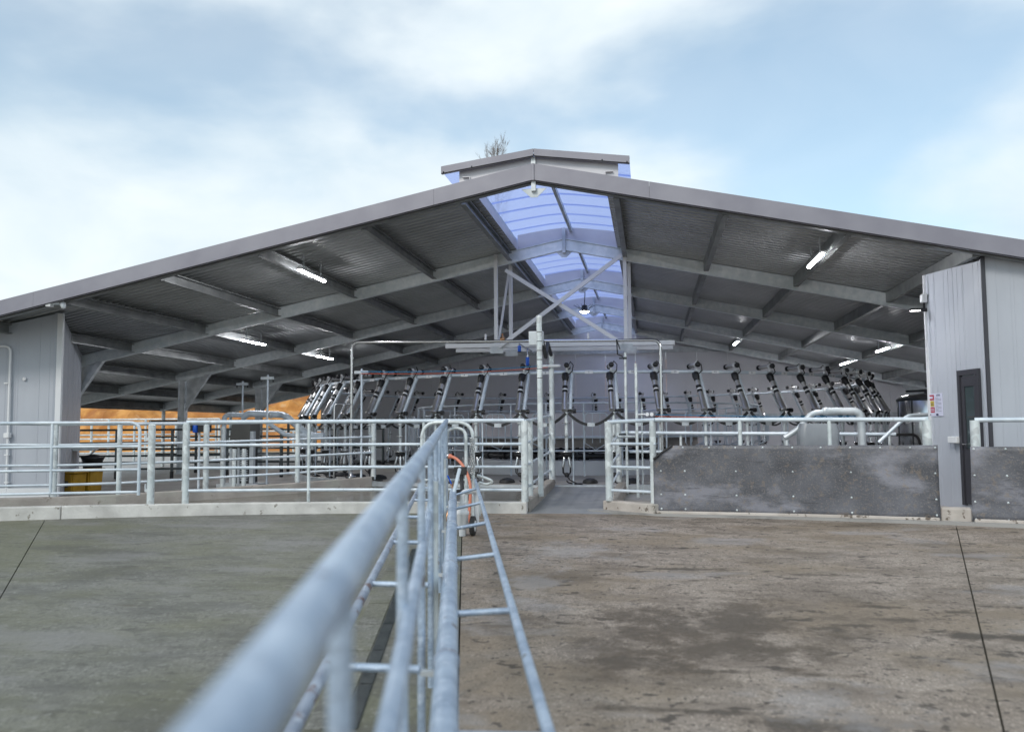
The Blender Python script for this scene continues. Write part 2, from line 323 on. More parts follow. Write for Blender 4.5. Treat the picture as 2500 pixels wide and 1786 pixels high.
# yard slabs, radial joints between them
def lin(p, q): return lambda y: p[0]+(q[0]-p[0])*(y-p[1])/(q[1]-p[1])
JL = lin((-9.15, 12.03), (-5.59, 6.81)); JC = lin((-1.95, 8.81), (-.98, 4.32)); JR = lin((4.19, 13.09), (1.65, 4.59))
yard = bpy.data.objects.new('yard', None); C.objects.link(yard); struct(yard)
def slab(f0, f1, mat, y0=-1.0):
    b = MB(); g = .006; m = 12
    # front edge along the arc between both side lines
    def meet(f):
        y = 12.
        for _ in range(40): y = arc(f(y), .05)
        return f(y), y
    xa, ya = meet(f0); xb, yb = meet(f1); nr = 14; vs = []; fs = []
    for i in range(m+1):
        u = i/m; x1_ = xa+g+(xb-xa-2*g)*u; y1_ = arc(x1_, .05); x0_ = f0(y0)+g+(f1(y0)-f0(y0)-2*g)*u
        for j in range(nr+1):
            t = j/nr; x = x0_+(x1_-x0_)*t; y = y0+(y1_-y0)*t; vs.append(V((x, y, gz(y))))
    for i in range(m):
        for j in range(nr): q = i*(nr+1)+j; fs.append((q, q+nr+1, q+nr+2, q+1))
    k_ = len(vs); vs += [v-V((0, 0, .14)) for v in vs]
    rim = [i*(nr+1) for i in range(m+1)]+[m*(nr+1)+j for j in range(1, nr+1)]+[i*(nr+1)+nr for i in range(m-1, -1, -1)]+[j for j in range(nr-1, 0, -1)]
    for i in range(len(rim)): q, w = rim[i], rim[(i+1) % len(rim)]; fs.append((q, q+k_, w+k_, w))
    b.add(vs, fs); return b.build('slab', mat, yard)
slab(lambda y: -21. if y > 0 else -21., JL, 'yardL')
slab(JL, JC, 'yardL'); slab(JC, JR, 'yardR'); slab(JR, lambda y: 17., 'yardR')
b = MB(); z = gz(-1.1); b.prism([V((-21, -12, z-.16)), V((17, -12, z-.16)), V((17, -1.012, z-.14)), V((-21, -1.012, z-.14))], (0, 0, .14)); b.build('slab', 'yardR', yard)
b = MB(); P = [(-21, -12), (17, -12)]+[(17-38*i/40, arc(17-38*i/40, .3)) for i in range(41)]
b.add([V((x, y, gz(y)-.03)) for x, y in P], [tuple(range(len(P)))]); b.build('joint_filler', 'joint', yard)

# floors inside
K2 = [atz(-260, 1222, .2), atz(0, 1216, .2), atz(124, 1213, .2), atz(283, 1207, .22), atz(443, 1197, .25), atz(497, 1193, .26), atz(722, 1178, .31), atz(909, 1163, .36)]
PCX, PCY, PR, HR = -1.86, 25.2, 7.6, 2.45
RB = PR+.45                                    # radius of the posts
def pol(r, a, z=0): return V((PCX+r*math.sin(a), PCY-r*math.cos(a), z))   # a=0 faces the camera
b = MB(); P = [(-40, 14.6)]+[(p.x, p.y+.05) for p in K2]+[(-2.0, 17.2), (-.6, 17.2), (14, 17.2), (14, 45), (-40, 45)]
b.prism([V((x, y, -.25)) for x, y in P], (0, 0, .35)); struct(b.build('shed_floor', 'floor'))
b = MB(); P = [(-1.0+.0, 13.7)]+[(x, arc(x, -.1)) for x in [.05, 2, 4, 6, 9, 14]]+[(14, 17.19), (-1.0, 17.19)]
b.prism([V((x, y, -.25)) for x, y in P], (0, 0, .28)); struct(b.build('shed_floor_front', 'floor'))
# exit lane between the two kerbs
b = MB(); vs = []; fs = []
back = [(p.x, p.y, p.z-.2) for p in K2]+[(-4.4, 17.2, .155), (-3.2, 16.9, .16), (-1.99, 16.75, .165)]
xs = [-15, -11.5, -10.6, -9.3, -8, -7.0, -5.2, -3.9, -3.2, -2.6, -1.99]
for i, (q, x) in enumerate(zip(back, xs)):
    for j in range(5):
        t = j/4; vs.append(V((x, arc(x, .02), .035)).lerp(V(q), t))
for i in range(len(xs)-1):
    for j in range(4): a = i*5+j; fs.append((a, a+5, a+6, a+1))
b.add(vs, fs); struct(b.build('exit_lane', 'wet', fix=True))
# entrance race
b = MB(); b.add([(-1.99, 13.2, .004), (-.6, 13.5, .004), (-.6, 17.08, .18), (-1.99, 16.98, .18), (-1.99, 12.9, -.05), (-.6, 13.1, -.05)], [(0, 1, 2, 3), (4, 5, 1, 0)])
struct(b.build('entrance_race', 'race'))

# kerbs
def kerb(name, label, pts, w, h, mat, parent=None, seg=False):
    """upstand along a polyline of outer-face base points (left normal side is the back)"""
    b = MB(); P = [Vv(p) for p in pts]; n = len(P); sec = []
    for i, p in enumerate(P):
        d = (P[min(i+1, n-1)]-P[max(i-1, 0)]); d.z = 0; d.normalize(); nr = V((-d.y, d.x, 0)); hh = h[i] if isinstance(h, list) else h
        sec += [p+V((0, 0, -.1)), p+V((0, 0, hh)), p+nr*w+V((0, 0, hh)), p+nr*w+V((0, 0, -.1))]
    for i in range(n-1):
        a = i*4; b.add(sec[a:a+8], [(0, 4, 5, 1), (1, 5, 6, 2), (2, 6, 7, 3)])
    b.add(sec[:4], [(0, 1, 2, 3)]); b.add(sec[-4:], [(3, 2, 1, 0)])
    o = b.build(name, mat, parent, bevel=.018, fix=True)
    return tag(o, label, 'kerb') if parent is None else o
kf = thing('concrete_kerb', 'long pale concrete kerb curving along the left yard edge below the front fence', 'kerb', (-5, 12.9, 0))
brk = [-18, -13, -8.95, -3.9, -1.9]
for i in range(4):
    x0, x1 = brk[i]+.004, brk[i+1]-.004
    kerb('kerb_section', None, [(x0+(x1-x0)*k/10, arc(x0+(x1-x0)*k/10), 0) for k in range(11)], .16, .18, 'kerb', kf)
kerb('concrete_kerb', 'dull raised kerb running back beside the wet lane under the second fence', [V((p.x, p.y, p.z-.22)) for p in K2], .16, .22, 'kerbdull')
kerb('concrete_kerb', 'concrete kerb along the left side of the entrance race', [(-1.87, 13.46, 0), (-1.87, 15.2, .08), (-1.87, 17.0, .16)], .17, [.2, .18, .16], 'kerbdull')
kerb('concrete_kerb', 'short splashed kerb with brown spots at the right side of the entrance', [(-.77, 13.83, 0), (-.40, 13.5, 0), (0.03, 13.14, 0)], .19, .17, 'kerbdirty')
kerb('concrete_kerb', 'concrete kerb along the right side of the entrance race', [(-.64, 17.05, .15), (-.69, 15.2, .08), (-.74, 13.90, 0)], -.0+.17, [.12, .14, .17], 'kerbdull')
kerb('concrete_kerb', 'low brown stained kerb beneath the rubber matting', [(x, arc(x, .0), 0) for x in [.05, .8, 1.6, 2.4, 3.2, 3.82]], .16, .07, 'kerbdirty')
kerb('concrete_kerb', 'concrete plinth block between the two rubber mats under the grey wall', [(3.84, arc(3.84, .03), 0), (4.0, arc(4., .03), 0), (4.19, arc(4.19, .03), 0)], .24, .2, 'kerbdirty')
kerb('concrete_kerb', 'low stained kerb beneath the matting at the right picture edge', [(x, arc(x), 0) for x in [4.21, 5.5, 7, 9]], .16, .07, 'kerbdirty')

# ================================================================ SHED
RX, TL, TR = -1.747, .202, .2146
FY, FR = 13.2, [18.18, 23.11, 28.03, 32.95]
EL, ER = -17.0, 9.9                           # left eave, right wall line
YB = 33.95                                     # back wall
def rz(x, off=0): return 5.444-.08-off-(TL*(RX-x) if x < RX else TR*(x-RX))   # underside of the sheet
shed = thing('milking_shed', 'open fronted grey steel milking shed with raised translucent ridge', 'shed', (RX, 22, 0))
GL, GR = -2.77, -.62                           # ridge opening
def sheet(x0, x1, name='roof_sheet'):
    b = MB(); pr = [(0, 0), (.055, 0), (.07, .05), (.115, .05), (.13, 0)]; per = .19
    ys = []; y = FY+.02
    while y < YB+.25:
        for dy, dz in pr: ys.append((y+dy, dz))
        y += per
    vs = []; fs = []
    for y, dz in ys:
        for x in (x0, x1): vs.append((x, y, rz(x)+dz))
    for i in range(len(ys)-1): a = i*2; fs.append((a, a+1, a+3, a+2))
    b.add(vs, fs); o = b.build(name, 'roof', shed); return o
sheet(EL-.25, GL); sheet(GR, ER+8)
# fascia boards with joints
def fas(x0, x1, y=FY, t=.02, z0=None, h=.255, name='fascia', zf=lambda x: rz(x)+.083, mat='fascia', par=None):
    b = MB(); P = [V((x0, y, zf(x0)-h)), V((x1, y, zf(x1)-h)), V((x1, y, zf(x1))), V((x0, y, zf(x0)))]
    b.prism(P, (0, t, 0)); b.prism([P[3], P[2], P[2]+V((0, .14, 0)), P[3]+V((0, .14, 0))], (0, 0, .012))
    b.prism([P[0], P[1], P[1]+V((0, .07, 0)), P[0]+V((0, .07, 0))], (0, 0, .008))
    return b.build(name, mat, par or shed)
xs = [EL-.3, -10.4, -3.35, RX-.002]
for i in range(3): fas(xs[i]+.003, xs[i+1])
xs = [RX+.002, .05, 6.2, 18]
for i in range(3): fas(xs[i]+.003, xs[i+1])
b = MB(); b.bar((RX, FY-.012, rz(RX)+.09), (RX, FY-.012, rz(RX)-.175), .035, .02, (0, 1, 0)); b.build('fascia_joint_cover', 'fascia', shed)
# frames
RH = .25
def rafter(x0, x1, y, h=RH, name='rafter', mat='rafter'):
    b = MB(); up = V((0, 0, 1)); a = V((x0, y, rz(x0)-.015-h/2)); c = V((x1, y, rz(x1)-.015-h/2))
    b.ibeam(a, c, .10, h, .014); b.bar(a, c, .04, h-.03); return b.build(name, mat, shed)
CXL, CXR = -13.3, 9.8
rafter(EL, RX-.01, FY+.16, .17, 'front_rafter', 'purlin'); rafter(RX+.01, ER+8, FY+.16, .17, 'front_rafter', 'purlin')
for i, y in enumerate(FR):
    rafter(EL, RX-.01, y); rafter(RX+.01, ER, y)
    for cx, sg in ((CXL, 1), (CXR, -1)):
        zt = rz(cx)-.27
        b = MB(); b.ibeam((cx, y, .1), (cx, y, zt), .19, .2, .014, (1, 0, 0)); b.bar((cx, y, .1), (cx, y, zt), .10, .17, (1, 0, 0))
        b.bar((cx, y, .1), (cx, y, .118), .32, .32, (1, 0, 0)); b.build('column', 'galv', shed)
        # haunch: two plates with an opening between
        b = MB(); x1 = cx+sg*.85; k = .10
        p = [V((cx+sg*.1, y-.05, rz(cx)-.3)), V((x1, y-.05, rz(x1)-.28)), V((x1-sg*.18, y-.05, rz(x1)-.30)), V((cx+sg*.1, y-.05, rz(cx)-.98)), V((cx+sg*.1, y-.05, rz(cx)-1.14))]
        b.prism([V((x1, y-.05, rz(x1)-.26)), V((cx+sg*.1, y-.05, rz(cx)-1.12)), V((cx+sg*.1, y-.05, rz(cx)-.93)), V((x1-sg*.16, y-.05, rz(x1)-.27))][::sg], (0, .1, 0))
        b.prism([V((cx+sg*.1, y-.006, rz(cx)-.26)), V((x1, y-.006, rz(x1)-.26)), V((cx+sg*.1, y-.006, rz(cx)-1.1))][::sg], (0, .012, 0))
        b.build('haunch', 'galv', shed)
    # eave post on the far left
    b = MB(); b.tube([(EL+.15, y+.0, .1), (EL+.15, y, rz(EL+.15)-.27)], .06, 12); b.build('eave_post', 'galvpost', shed)
# purlins (between frames, hung a little below the rafter top)
PX = [-2.97+.02, -4.62, -6.41, -8.18, -9.92, -11.73, -13.52, -15.3, -16.85] + [-.5, 1.16, 2.94, 4.71, 6.5, 8.3, 9.75]
spans = [(FY+.22, FR[0]-.055)]+[(FR[i]+.055, FR[i+1]-.055) for i in range(3)]
for (y0, y1) in spans:
    for x in PX:
        b = MB(); z = rz(x)-.004; h = .20; t = .012; dr = TL if x < RX else -TR
        b.box(x-.01, x+.01, y0, y1, z-h, z); b.box(x-.005, x+.075, y0, y1, z-.028-.018, z-.028) ; b.box(x-.01, x+.085, y0, y1, z-h-.012, z-h+.001)
        b.build('purlin', 'purlin', shed)
# eave beam and gutter on the left
b = MB(); b.box(EL-.06, EL+.02, FY+.3, YB, rz(EL)-.24, rz(EL)-.02); b.build('eave_beam', 'purlin', shed)
b = MB(); b.box(EL-.40, EL-.26, FY+.05, YB, rz(EL-.3)-.13, rz(EL-.3)+.02); b.build('gutter', 'fascia', shed)
# ridge opening: flashings, apex brackets, infill plates, translucent sheets
MZ = 5.60
def mz(x, o=0): d = abs(x-(-1.73)); return MZ-o-.134*(math.sqrt(d*d+.09)-.3)-.012*d*d
for x, sg in ((GL, 1), (GR, -1)):
    b = MB(); b.box(x-.006, x+.006, FY+.05, YB, rz(x)-.005, rz(x)+.155); b.box(min(x, x-sg*.12), max(x, x-sg*.12), FY+.05, YB, rz(x)+.155, rz(x)+.165); b.build('ridge_flashing', 'flash', shed)
xs = [GL-.45, GL, GL+.35, GL+.7, -1.9, -1.73, -1.56, GR-.7, GR-.35, GR, GR+.38]
y = FY-.0; k = 0
while y < YB:
    b = MB(); per = .076; ys = []; yy = y; wdt = .84
    while yy < y+wdt:
        ys += [(yy, 0), (yy+.019, .011), (yy+.038, .016), (yy+.057, .011)]; yy += per
    vs = []; fs = []; m = len(xs)
    for q, dz in ys: vs += [(x, q, mz(x)+dz+(.003 if k % 2 else 0)) for x in xs]
    for i in range(len(ys)-1):
        for j in range(m-1): a = i*m+j; fs.append((a, a+1, a+m+1, a+m))
    b.add(vs, fs, True); b.build('translucent_sheet', 'poly', shed); y += .76; k += 1
def infill(y, x0, x1, name='infill_plate'):
    b = MB(); xx = [x0+(x1-x0)*i/16 for i in range(17)]
    b.prism([V((x, y, rz(x)-.01)) for x in xx]+[V((x, y, mz(x)-.012)) for x in xx[::-1]], (0, .012, 0)); return b.build(name, 'flash', shed)
infill(FY+.10, -2.95, -.42)
for i, y in enumerate(FR):
    infill(y+.02, GL+.015, GR-.015)
for y in [FY+.12]+FR:
    b = MB(); zt = rz(RX)
    b.bar((RX, y-.045, zt-.33), (RX, y-.045, mz(RX)-.03), .07, .07, (0, 1, 0)); b.build('apex_post', 'galv', shed)
    b = MB(); b.prism([V((RX-.2, y-.02, zt-.28)), V((RX+.2, y-.02, zt-.28)), V((RX+.05, y-.02, zt-.42)), V((RX-.05, y-.02, zt-.42))], (0, .012, 0)); b.build('apex_gusset', 'galv', shed)
b = MB(); b.bar((-1.60, FY+.2, mz(-1.6)-.055), (-1.60, YB, mz(-1.6)-.055), .06, .09); b.build('monitor_ridge_beam', 'galv', shed)
for x in (GL-.08, GR+.08):
    b = MB(); b.bar((x, FY+.2, mz(x)-.05), (x, YB, mz(x)-.05), .05, .08); b.build('monitor_edge_beam', 'galv', shed)
# raised front barge of the ridge
zb = lambda x: 5.675-.136*abs(x+1.73)
fas(-3.22, -1.733, FY-.03, .02, None, .105, 'ridge_barge', zb); fas(-1.727, -.24, FY-.03, .02, None, .105, 'ridge_barge', zb)
for x in (-3.18, -2.72, -1.73, -.66, -.28):
    b = MB(); b.lathe((x, FY-.031, zb(x)-.085), (0, -1, 0), [(.011, 0), (.011, .006), (.005, .009)], 8); b.build('screw', 'dark', shed)
# back wall, right wall: insulated panels
def panel_wall(P0, P1, zb0, top, mat, n, name='wall_panel', th=.08, par=None, ribs=True):
    P0, P1 = Vv(P0), Vv(P1); d = (P1-P0)/n; nr = V((d.y, -d.x, 0)).normalized()
    for i in range(n):
        a = P0+d*i+d.normalized()*.004; c = P0+d*(i+1)-d.normalized()*.004; b = MB()
        b.prism([V((a.x, a.y, zb0)), V((c.x, c.y, zb0)), V((c.x, c.y, top(c.x, c.y))), V((a.x, a.y, top(a.x, a.y)))], -nr*th)
        if ribs:
            for k in (.14, .30, .34, .68, .84):
                q = a.lerp(c, k)+nr*.0006
                b.bar(V((q.x, q.y, zb0+.01)), V((q.x, q.y, top(q.x, q.y)-.02)), .010, .006, nr)
        b.build(name, mat, par or shed)
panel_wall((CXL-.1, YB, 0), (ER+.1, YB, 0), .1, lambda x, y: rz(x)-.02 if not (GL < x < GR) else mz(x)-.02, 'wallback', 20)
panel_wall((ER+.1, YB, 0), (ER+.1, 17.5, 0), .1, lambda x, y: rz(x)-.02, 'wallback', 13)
b = MB(); zg = aty(1500, 857, YB).z
b.box(CXL, CXR, YB-.16, YB-.10, zg-.1, zg+.1); b.build('girt', 'galv', shed)
b = MB(); zg = 1.75; b.box(CXL, CXR, YB-.14, YB-.09, zg-.07, zg+.07); b.build('girt', 'galv', shed)

# ---- hanging cross-braced frame over the entrance
hang = thing('hanging_frame', 'white cross braced steel frame hanging from the roof above the entrance', 'frame', (RX, 18.3, 3.0))
zb_ = 3.0
for x, y in ((-3.22, 18.1), (-3.02, 18.85), (-.47, 18.1), (-.40, 18.85)):
    b = MB(); b.bar((x, y, zb_-.06), (x, y, rz(x)-.05 if y > 18.3 else rz(x)-.02), .075, .075, (0, 1, 0)); b.build('hanger', 'white', hang)
b = MB(); b.bar((-3.0, 18.05, rz(-3.0)-.42), (-.55, 18.05, zb_+.06), .08, .06, (0, 1, 0)); b.build('brace', 'white', hang)
b = MB(); b.bar((-.52, 18.0, rz(-.6)-.2), (-3.15, 18.0, zb_+.04), .08, .06, (0, 1, 0)); b.build('brace', 'white', hang)
b = MB(); b.bar((-3.20, 18.12, zb_-.05), (-3.06, 18.85, rz(-3)-.3), .06, .04, (1, 0, 0)); b.build('brace', 'white', hang)
a, c = aty(1089, 845, 18.1), aty(1647, 836, 18.1)
b = MB(); b.bar(a, c, .10, .09); b.build('cross_bar', 'white', hang)
a, c = aty(1114, 856, 18.85), aty(1643, 848, 18.85)
b = MB(); b.bar(a, c, .10, .08); b.build('cross_bar', 'white', hang)
for x, y in ((-3.2, 18.1), (-.47, 18.1), (-3.0, 18.85), (-.40, 18.85)):
    b = MB(); b.box(x-.14, x+.14, y-.065, y-.053, zb_-.09, zb_+.05); b.build('clamp_plate', 'galv', hang)

# ---- left room
def room_panels(par, P0, P1, n, mat, zb0, top): panel_wall(P0, P1, zb0, top, mat, n, 'wall_panel', .1, par)
lroom = thing('wall', 'pale grey panelled store room wall at the left end of the shed front', 'wall', (-12, 14.6, .1))
LN = V((-10.75, 14.4, 0)); LW = V((-15.4, 13.75, 0)); LBk = V((-12.95, 18.1, 0))
rt = lambda x, y: rz(x)-.03
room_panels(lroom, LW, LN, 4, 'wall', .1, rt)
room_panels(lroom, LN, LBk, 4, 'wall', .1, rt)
b = MB(); b.bar(LN+V((.02, -.03, .1)), LN+V((.02, -.03, rt(-10.75, 0)-.02)), .11, .05, (0, 1, 0)); b.build('corner_trim', 'trimw', lroom)
b = MB(); d = (LN-LW); q = V((.012, -.075, 0))
b.prism([LW+q+V((0, 0, .1)), LN+q+V((-.1, 0, .1)), LN+q+V((-.1, 0, .30)), LW+q+V((0, 0, .30))], (0, .02, 0)); b.build('base_flashing', 'white', lroom)
# conduit pipe on that wall
nL = V((d.y, -d.x, 0)).normalized(); pl = LN+nL*.05
cond = thing('conduit_pipe', 'thin white conduit pipe with junction box on the left room wall', 'pipe', atp(18, 1215, pl, nL))
b = MB(); b.tube(bent([atp(-120, 843, pl, nL), atp(26, 845, pl, nL), atp(15, 1213, pl, nL)], .12), .022, 10); b.build('pipe', 'white', cond)
p = atp(19, 1063, pl, nL); b = MB(); b.box(p.x-.055, p.x+.055, p.y-.05, p.y+.03, p.z-.04, p.z+.05); b.build('junction_box', 'white', cond, bevel=.01)
for yy in (935, 1110, 1177):
    p = atp(17, yy, pl, nL); b = MB(); b.box(p.x-.04, p.x+.04, p.y-.03, p.y+.03, p.z-.012, p.z+.012); b.build('clip', 'white', cond)
p = atp(59, 925, LN+nL*.03, nL); b = MB(); b.lathe(p, nL, [(.035, -.02), (.035, .0), (.03, .01), (.008, .012)], 14)
tag(b.build('wall_plug', 'white', loc=p), 'small round pale plug on the left room wall', 'plug')
# shelf with strut on the shaded side wall
dS = (LBk-LN).normalized(); nS = V((dS.y, -dS.x, 0)); nS = nS if nS.x > 0 else -nS
p = LN+dS*2.6; sh = thing('wall_shelf', 'narrow steel shelf on a diagonal strut on the shaded store room wall', 'shelf', p+V((0, 0, .9)))
b = MB(); b.bar(p+nS*.22+V((0, 0, .95)), p+nS*.22+dS*1.2+V((0, 0, .95)), .42, .07); b.build('shelf_top', 'galv', sh)
b = MB(); b.bar(p+nS*.40+dS*.9+V((0, 0, .92)), p+nS*.02+dS*.9+V((0, 0, .55)), .05, .03); b.build('strut', 'galv', sh)
# ---- right room
rroom = thing('wall', 'pale grey panelled room wall at the right end of the shed front', 'wall', (5.5, 14, .1))
RN = V((4.87, 13.5, 0)); RFa = V((4.545, 15.12, 0))
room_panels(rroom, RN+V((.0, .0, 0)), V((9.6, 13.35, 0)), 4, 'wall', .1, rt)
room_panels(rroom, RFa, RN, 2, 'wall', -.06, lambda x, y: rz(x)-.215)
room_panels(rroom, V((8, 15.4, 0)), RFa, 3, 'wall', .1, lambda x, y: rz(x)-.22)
b = MB(); b.bar(RN+V((-.01, -.02, .1)), RN+V((-.01, -.02, rt(4.87, 0)-.03)), .05, .04, (0, 1, 0)); b.build('corner_trim', 'trimd', rroom)
b = MB(); b.bar(RFa+V((-.01, .0, .1)), RFa+V((-.01, .0, rz(4.545)-.22)), .04, .05, (0, 1, 0)); b.build('edge_trim', 'trimw', rroom)
dR = (RFa-RN).normalized(); nR = V((-dR.y, dR.x, 0)); nR = nR if nR.x < 0 else -nR
pR = RN+nR*.004
# the door in the side wall
dn = atp(2398, 1000, pR, nR); df = atp(2346, 1000, pR, nR); zt = atp(2390, 899, pR, nR).z
s0 = (dn-RN).dot(dR); s1 = (df-RN).dot(dR)
door = thing('door', 'charcoal framed glazed door in the side of the right hand wall', 'door', RN+dR*((s0+s1)/2)+V((0, 0, .1)))
def onw(s, z, o=0.): return V((RN.x+dR.x*s+nR.x*o, RN.y+dR.y*s+nR.y*o, z))
def wallbox(s_0, s_1, z0, z1, o0, o1, name, mat, par, bevel=0):
    b = MB(); b.prism([onw(s_0, z0, o0), onw(s_1, z0, o0), onw(s_1, z1, o0), onw(s_0, z1, o0)], nR*(o1-o0)); return b.build(name, mat, par, bevel=bevel, fix=True)
wallbox(s0, s0+.07, .1, zt, .0, .05, 'frame_jamb', 'trimd', door); wallbox(s1-.07, s1, .1, zt, .0, .05, 'frame_jamb', 'trimd', door); wallbox(s0+.071, s1-.071, zt-.08, zt, .0, .05, 'frame_head', 'trimd', door)
wallbox(s0+.09, s1-.09, .12, .95, .008, .032, 'leaf_panel', 'trimd', door)
wallbox(s0+.09, s0+.145, .951, zt-.1, .008, .034, 'stile', 'trimd', door); wallbox(s1-.16, s1-.09, .951, zt-.1, .008, .034, 'stile', 'trimd', door); wallbox(s0+.146, s1-.161, zt-.25, zt-.1, .008, .034, 'top_rail', 'trimd', door)
wallbox(s0+.146, s1-.161, .952, zt-.251, .012, .018, 'glass', pm('dark door glass', (.05, .07, .075), .03, 0, spec=1.), door)
b = MB(); b.tube([onw(s1-.13, 1.02, .035), onw(s1-.13, 1.02, .075), onw(s1-.24, 1.02, .075)], .012, 8); b.build('handle', 'steel', door)
p = onw(s1+.11, atp(2340, 1073, pR, nR).z, .0); b = MB(); b.prism([onw(s1+.01, p.z-.05, .004), onw(s1+.26, p.z-.05, .004), onw(s1+.26, p.z+.05, .004), onw(s1+.01, p.z+.05, .004)], nR*.09)
tag(b.build('lock_box', 'white', loc=p, bevel=.01, fix=True), 'small white box mounted on the wall beside the dark door', 'box')
# sign board
p0 = atp(2268, 1016, pR, nR); p1 = atp(2301, 959, pR, nR); sa, sb = (p1-RN).dot(dR), (p0-RN).dot(dR); z0, z1 = p0.z, p1.z
sg_ = thing('sign_board', 'white safety sign with red and yellow panels on the right wall edge', 'sign', onw((sa+sb)/2, z0))
wallbox(sa, sb, z0, z1, .004, .012, 'board', 'paper', sg_)
wd, hh = sb-sa, z1-z0
def sp(u0, u1, v0, v1, name, mat, o=.0145): wallbox(sb-wd*u1, sb-wd*u0, z1-hh*v1, z1-hh*v0, .012, o, name, mat, sg_)
sp(.02, .44, .05, .29, 'red_panel', 'red'); sp(.08, .36, .12, .22, 'print_line', 'paper', .016); sp(.02, .14, .32, .57, 'warning_triangle', 'yellowp'); sp(.06, .10, .36, .53, 'print_line', 'ink', .016)
sp(.18, .44, .32, .57, 'yellow_panel', 'yellowp'); sp(.22, .40, .42, .45, 'print_line', 'ink', .016); sp(.22, .40, .49, .51, 'print_line', 'ink', .016)
sp(.05, .13, .62, .84, 'symbol', 'ink'); sp(.18, .46, .60, .84, 'red_panel', 'red'); sp(.22, .42, .67, .70, 'print_line', 'paper', .016); sp(.20, .44, .74, .77, 'print_line', 'paper', .016)
sp(.05, .19, .89, .97, 'print_line', 'ink'); sp(.55, .70, .89, .97, 'print_line', 'ink'); sp(.62, .84, .04, .06, 'print_line', 'ink'); sp(.60, .86, .08, .11, 'print_line', 'ink')
for k in range(11): sp(.54, .92 if k % 3 else .72, .18+.06*k, .185+.06*k+.006, 'print_line', 'ink')

# ================================================================ LAMPS
def batten(px0, px1, label, lit=True, off=.34, ang=0):
    """a batten lamp of fixed size hung along a purlin"""
    cx, cy = (px0[0]+px1[0])/2, (px0[1]+px1[1])/2; d_ = ray(cx, cy); bp = None
    for sg, t in ((-1, TL), (1, TR)):
        k = (5.364-off-ZE-t*sg*(-RX))/(d_.z+t*sg*d_.x); p = O+d_*k
        if (p.x-RX)*sg > 0: bp = p
    x, y, z = bp; hl = .62
    t = thing('batten_lamp', label, 'lamp', (x, y, z), 'battens under the shed roof')
    b = MB(); b.box(x-.045, x+.045, y-hl, y+hl, z+.018, z+.06); b.build('lamp_body', 'white', t, bevel=.008)
    b = MB(); b.prism([V((x-.030, y-hl+.02, z+.018)), V((x-.024, y-hl+.02, z-.004)), V((x+.024, y-hl+.02, z-.004)), V((x+.030, y-hl+.02, z+.018))], (0, 2*hl-.04, 0)); b.build('diffuser', 'led' if lit else 'ledoff', t)
    for yy in (y-.4, y+.4):
        b = MB(); b.bar((x, yy, z+.06), (x, yy, z+off-.02), .02, .02, (0, 1, 0)); b.build('hanger', 'galv', t)
    return t
batten((725, 657), (800, 692), 'long lit batten lamp under the left roof, nearest the front')
batten((587, 829), (652, 845), 'lit batten lamp under the left roof, in the second bay from the front')
batten((770, 868), (815, 879), 'lit batten lamp under the left roof, deepest in the shed')
batten((170, 822), (275, 843), 'unlit white batten lamp beside the left store room', False)
batten((2012, 615), (1970, 660), 'long lit batten lamp under the right roof, nearest the front')
batten((2177, 848), (2132, 862), 'lit batten lamp deep under the right roof, rightmost')
batten((2075, 884), (2050, 891), 'lit batten lamp deep under the right roof, left of the rightmost one')
batten((1803, 832), (1790, 845), 'lit batten lamp deep under the right roof near the back wall')
# floodlight on the right wall corner
p = onw((RFa-RN).length-.05, aty(2255, 757, 15.1).z, .0)
fl = thing('floodlight', 'small lit floodlight with white sensor on the right wall corner', 'floodlight', p)
b = MB(); b.bar(p+nR*.02, p+nR*.12+V((0, -.02, 0)), .03, .06); b.build('bracket', 'black', fl)
b = MB(); q = p+nR*.22+V((0, -.03, -.0)); b.bar(q+V((0, -.07, 0)), q+V((0, .07, 0)), .17, .035); b.build('housing', 'black', fl)
b = MB(); b.bar(q+V((0, -.06, -.0185)), q+V((0, .06, -.0185)), .14, .003); b.build('lens', emis('flood lens', (1, .97, .95), 6), fl)
b = MB(); b.box(p.x-.10, p.x-.01, p.y-.06, p.y+.05, p.z+.12, p.z+.26); b.build('sensor', 'white', fl, bevel=.015)
b = MB(); b.bar(p+V((-.05, 0, .12)), p+V((-.05, 0, .02)), .03, .03, (0, 1, 0)); b.build('sensor_stem', 'black', fl)
# camera unit under the left fascia
p = aty(137, 745, FY+.12); cu = thing('security_camera', 'small white camera box fixed under the left end of the fascia', 'camera', p)
b = MB(); b.box(p.x-.13, p.x-.04, p.y-.1, p.y+.0, p.z-.03, p.z+.06); b.build('camera_body', 'white', cu, bevel=.008)
b = MB(); b.bar((p.x-.04, p.y-.04, p.z+.03), (p.x+.14, p.y+.06, p.z+.04), .05, .05); b.build('arm', 'galv', cu)
b = MB(); b.lathe((p.x+.12, p.y, p.z+.06), (.2, 0, -1), [(.03, 0), (.055, .05), (.03, .12)], 10); b.build('mount', 'galv', cu)
b = MB(); b.bar((p.x+.12, p.y+.02, p.z+.03), (p.x+.12, p.y+.02, rz(p.x)-.01), .03, .03, (0, 1, 0)); b.build('drop_bracket', 'galv', cu)
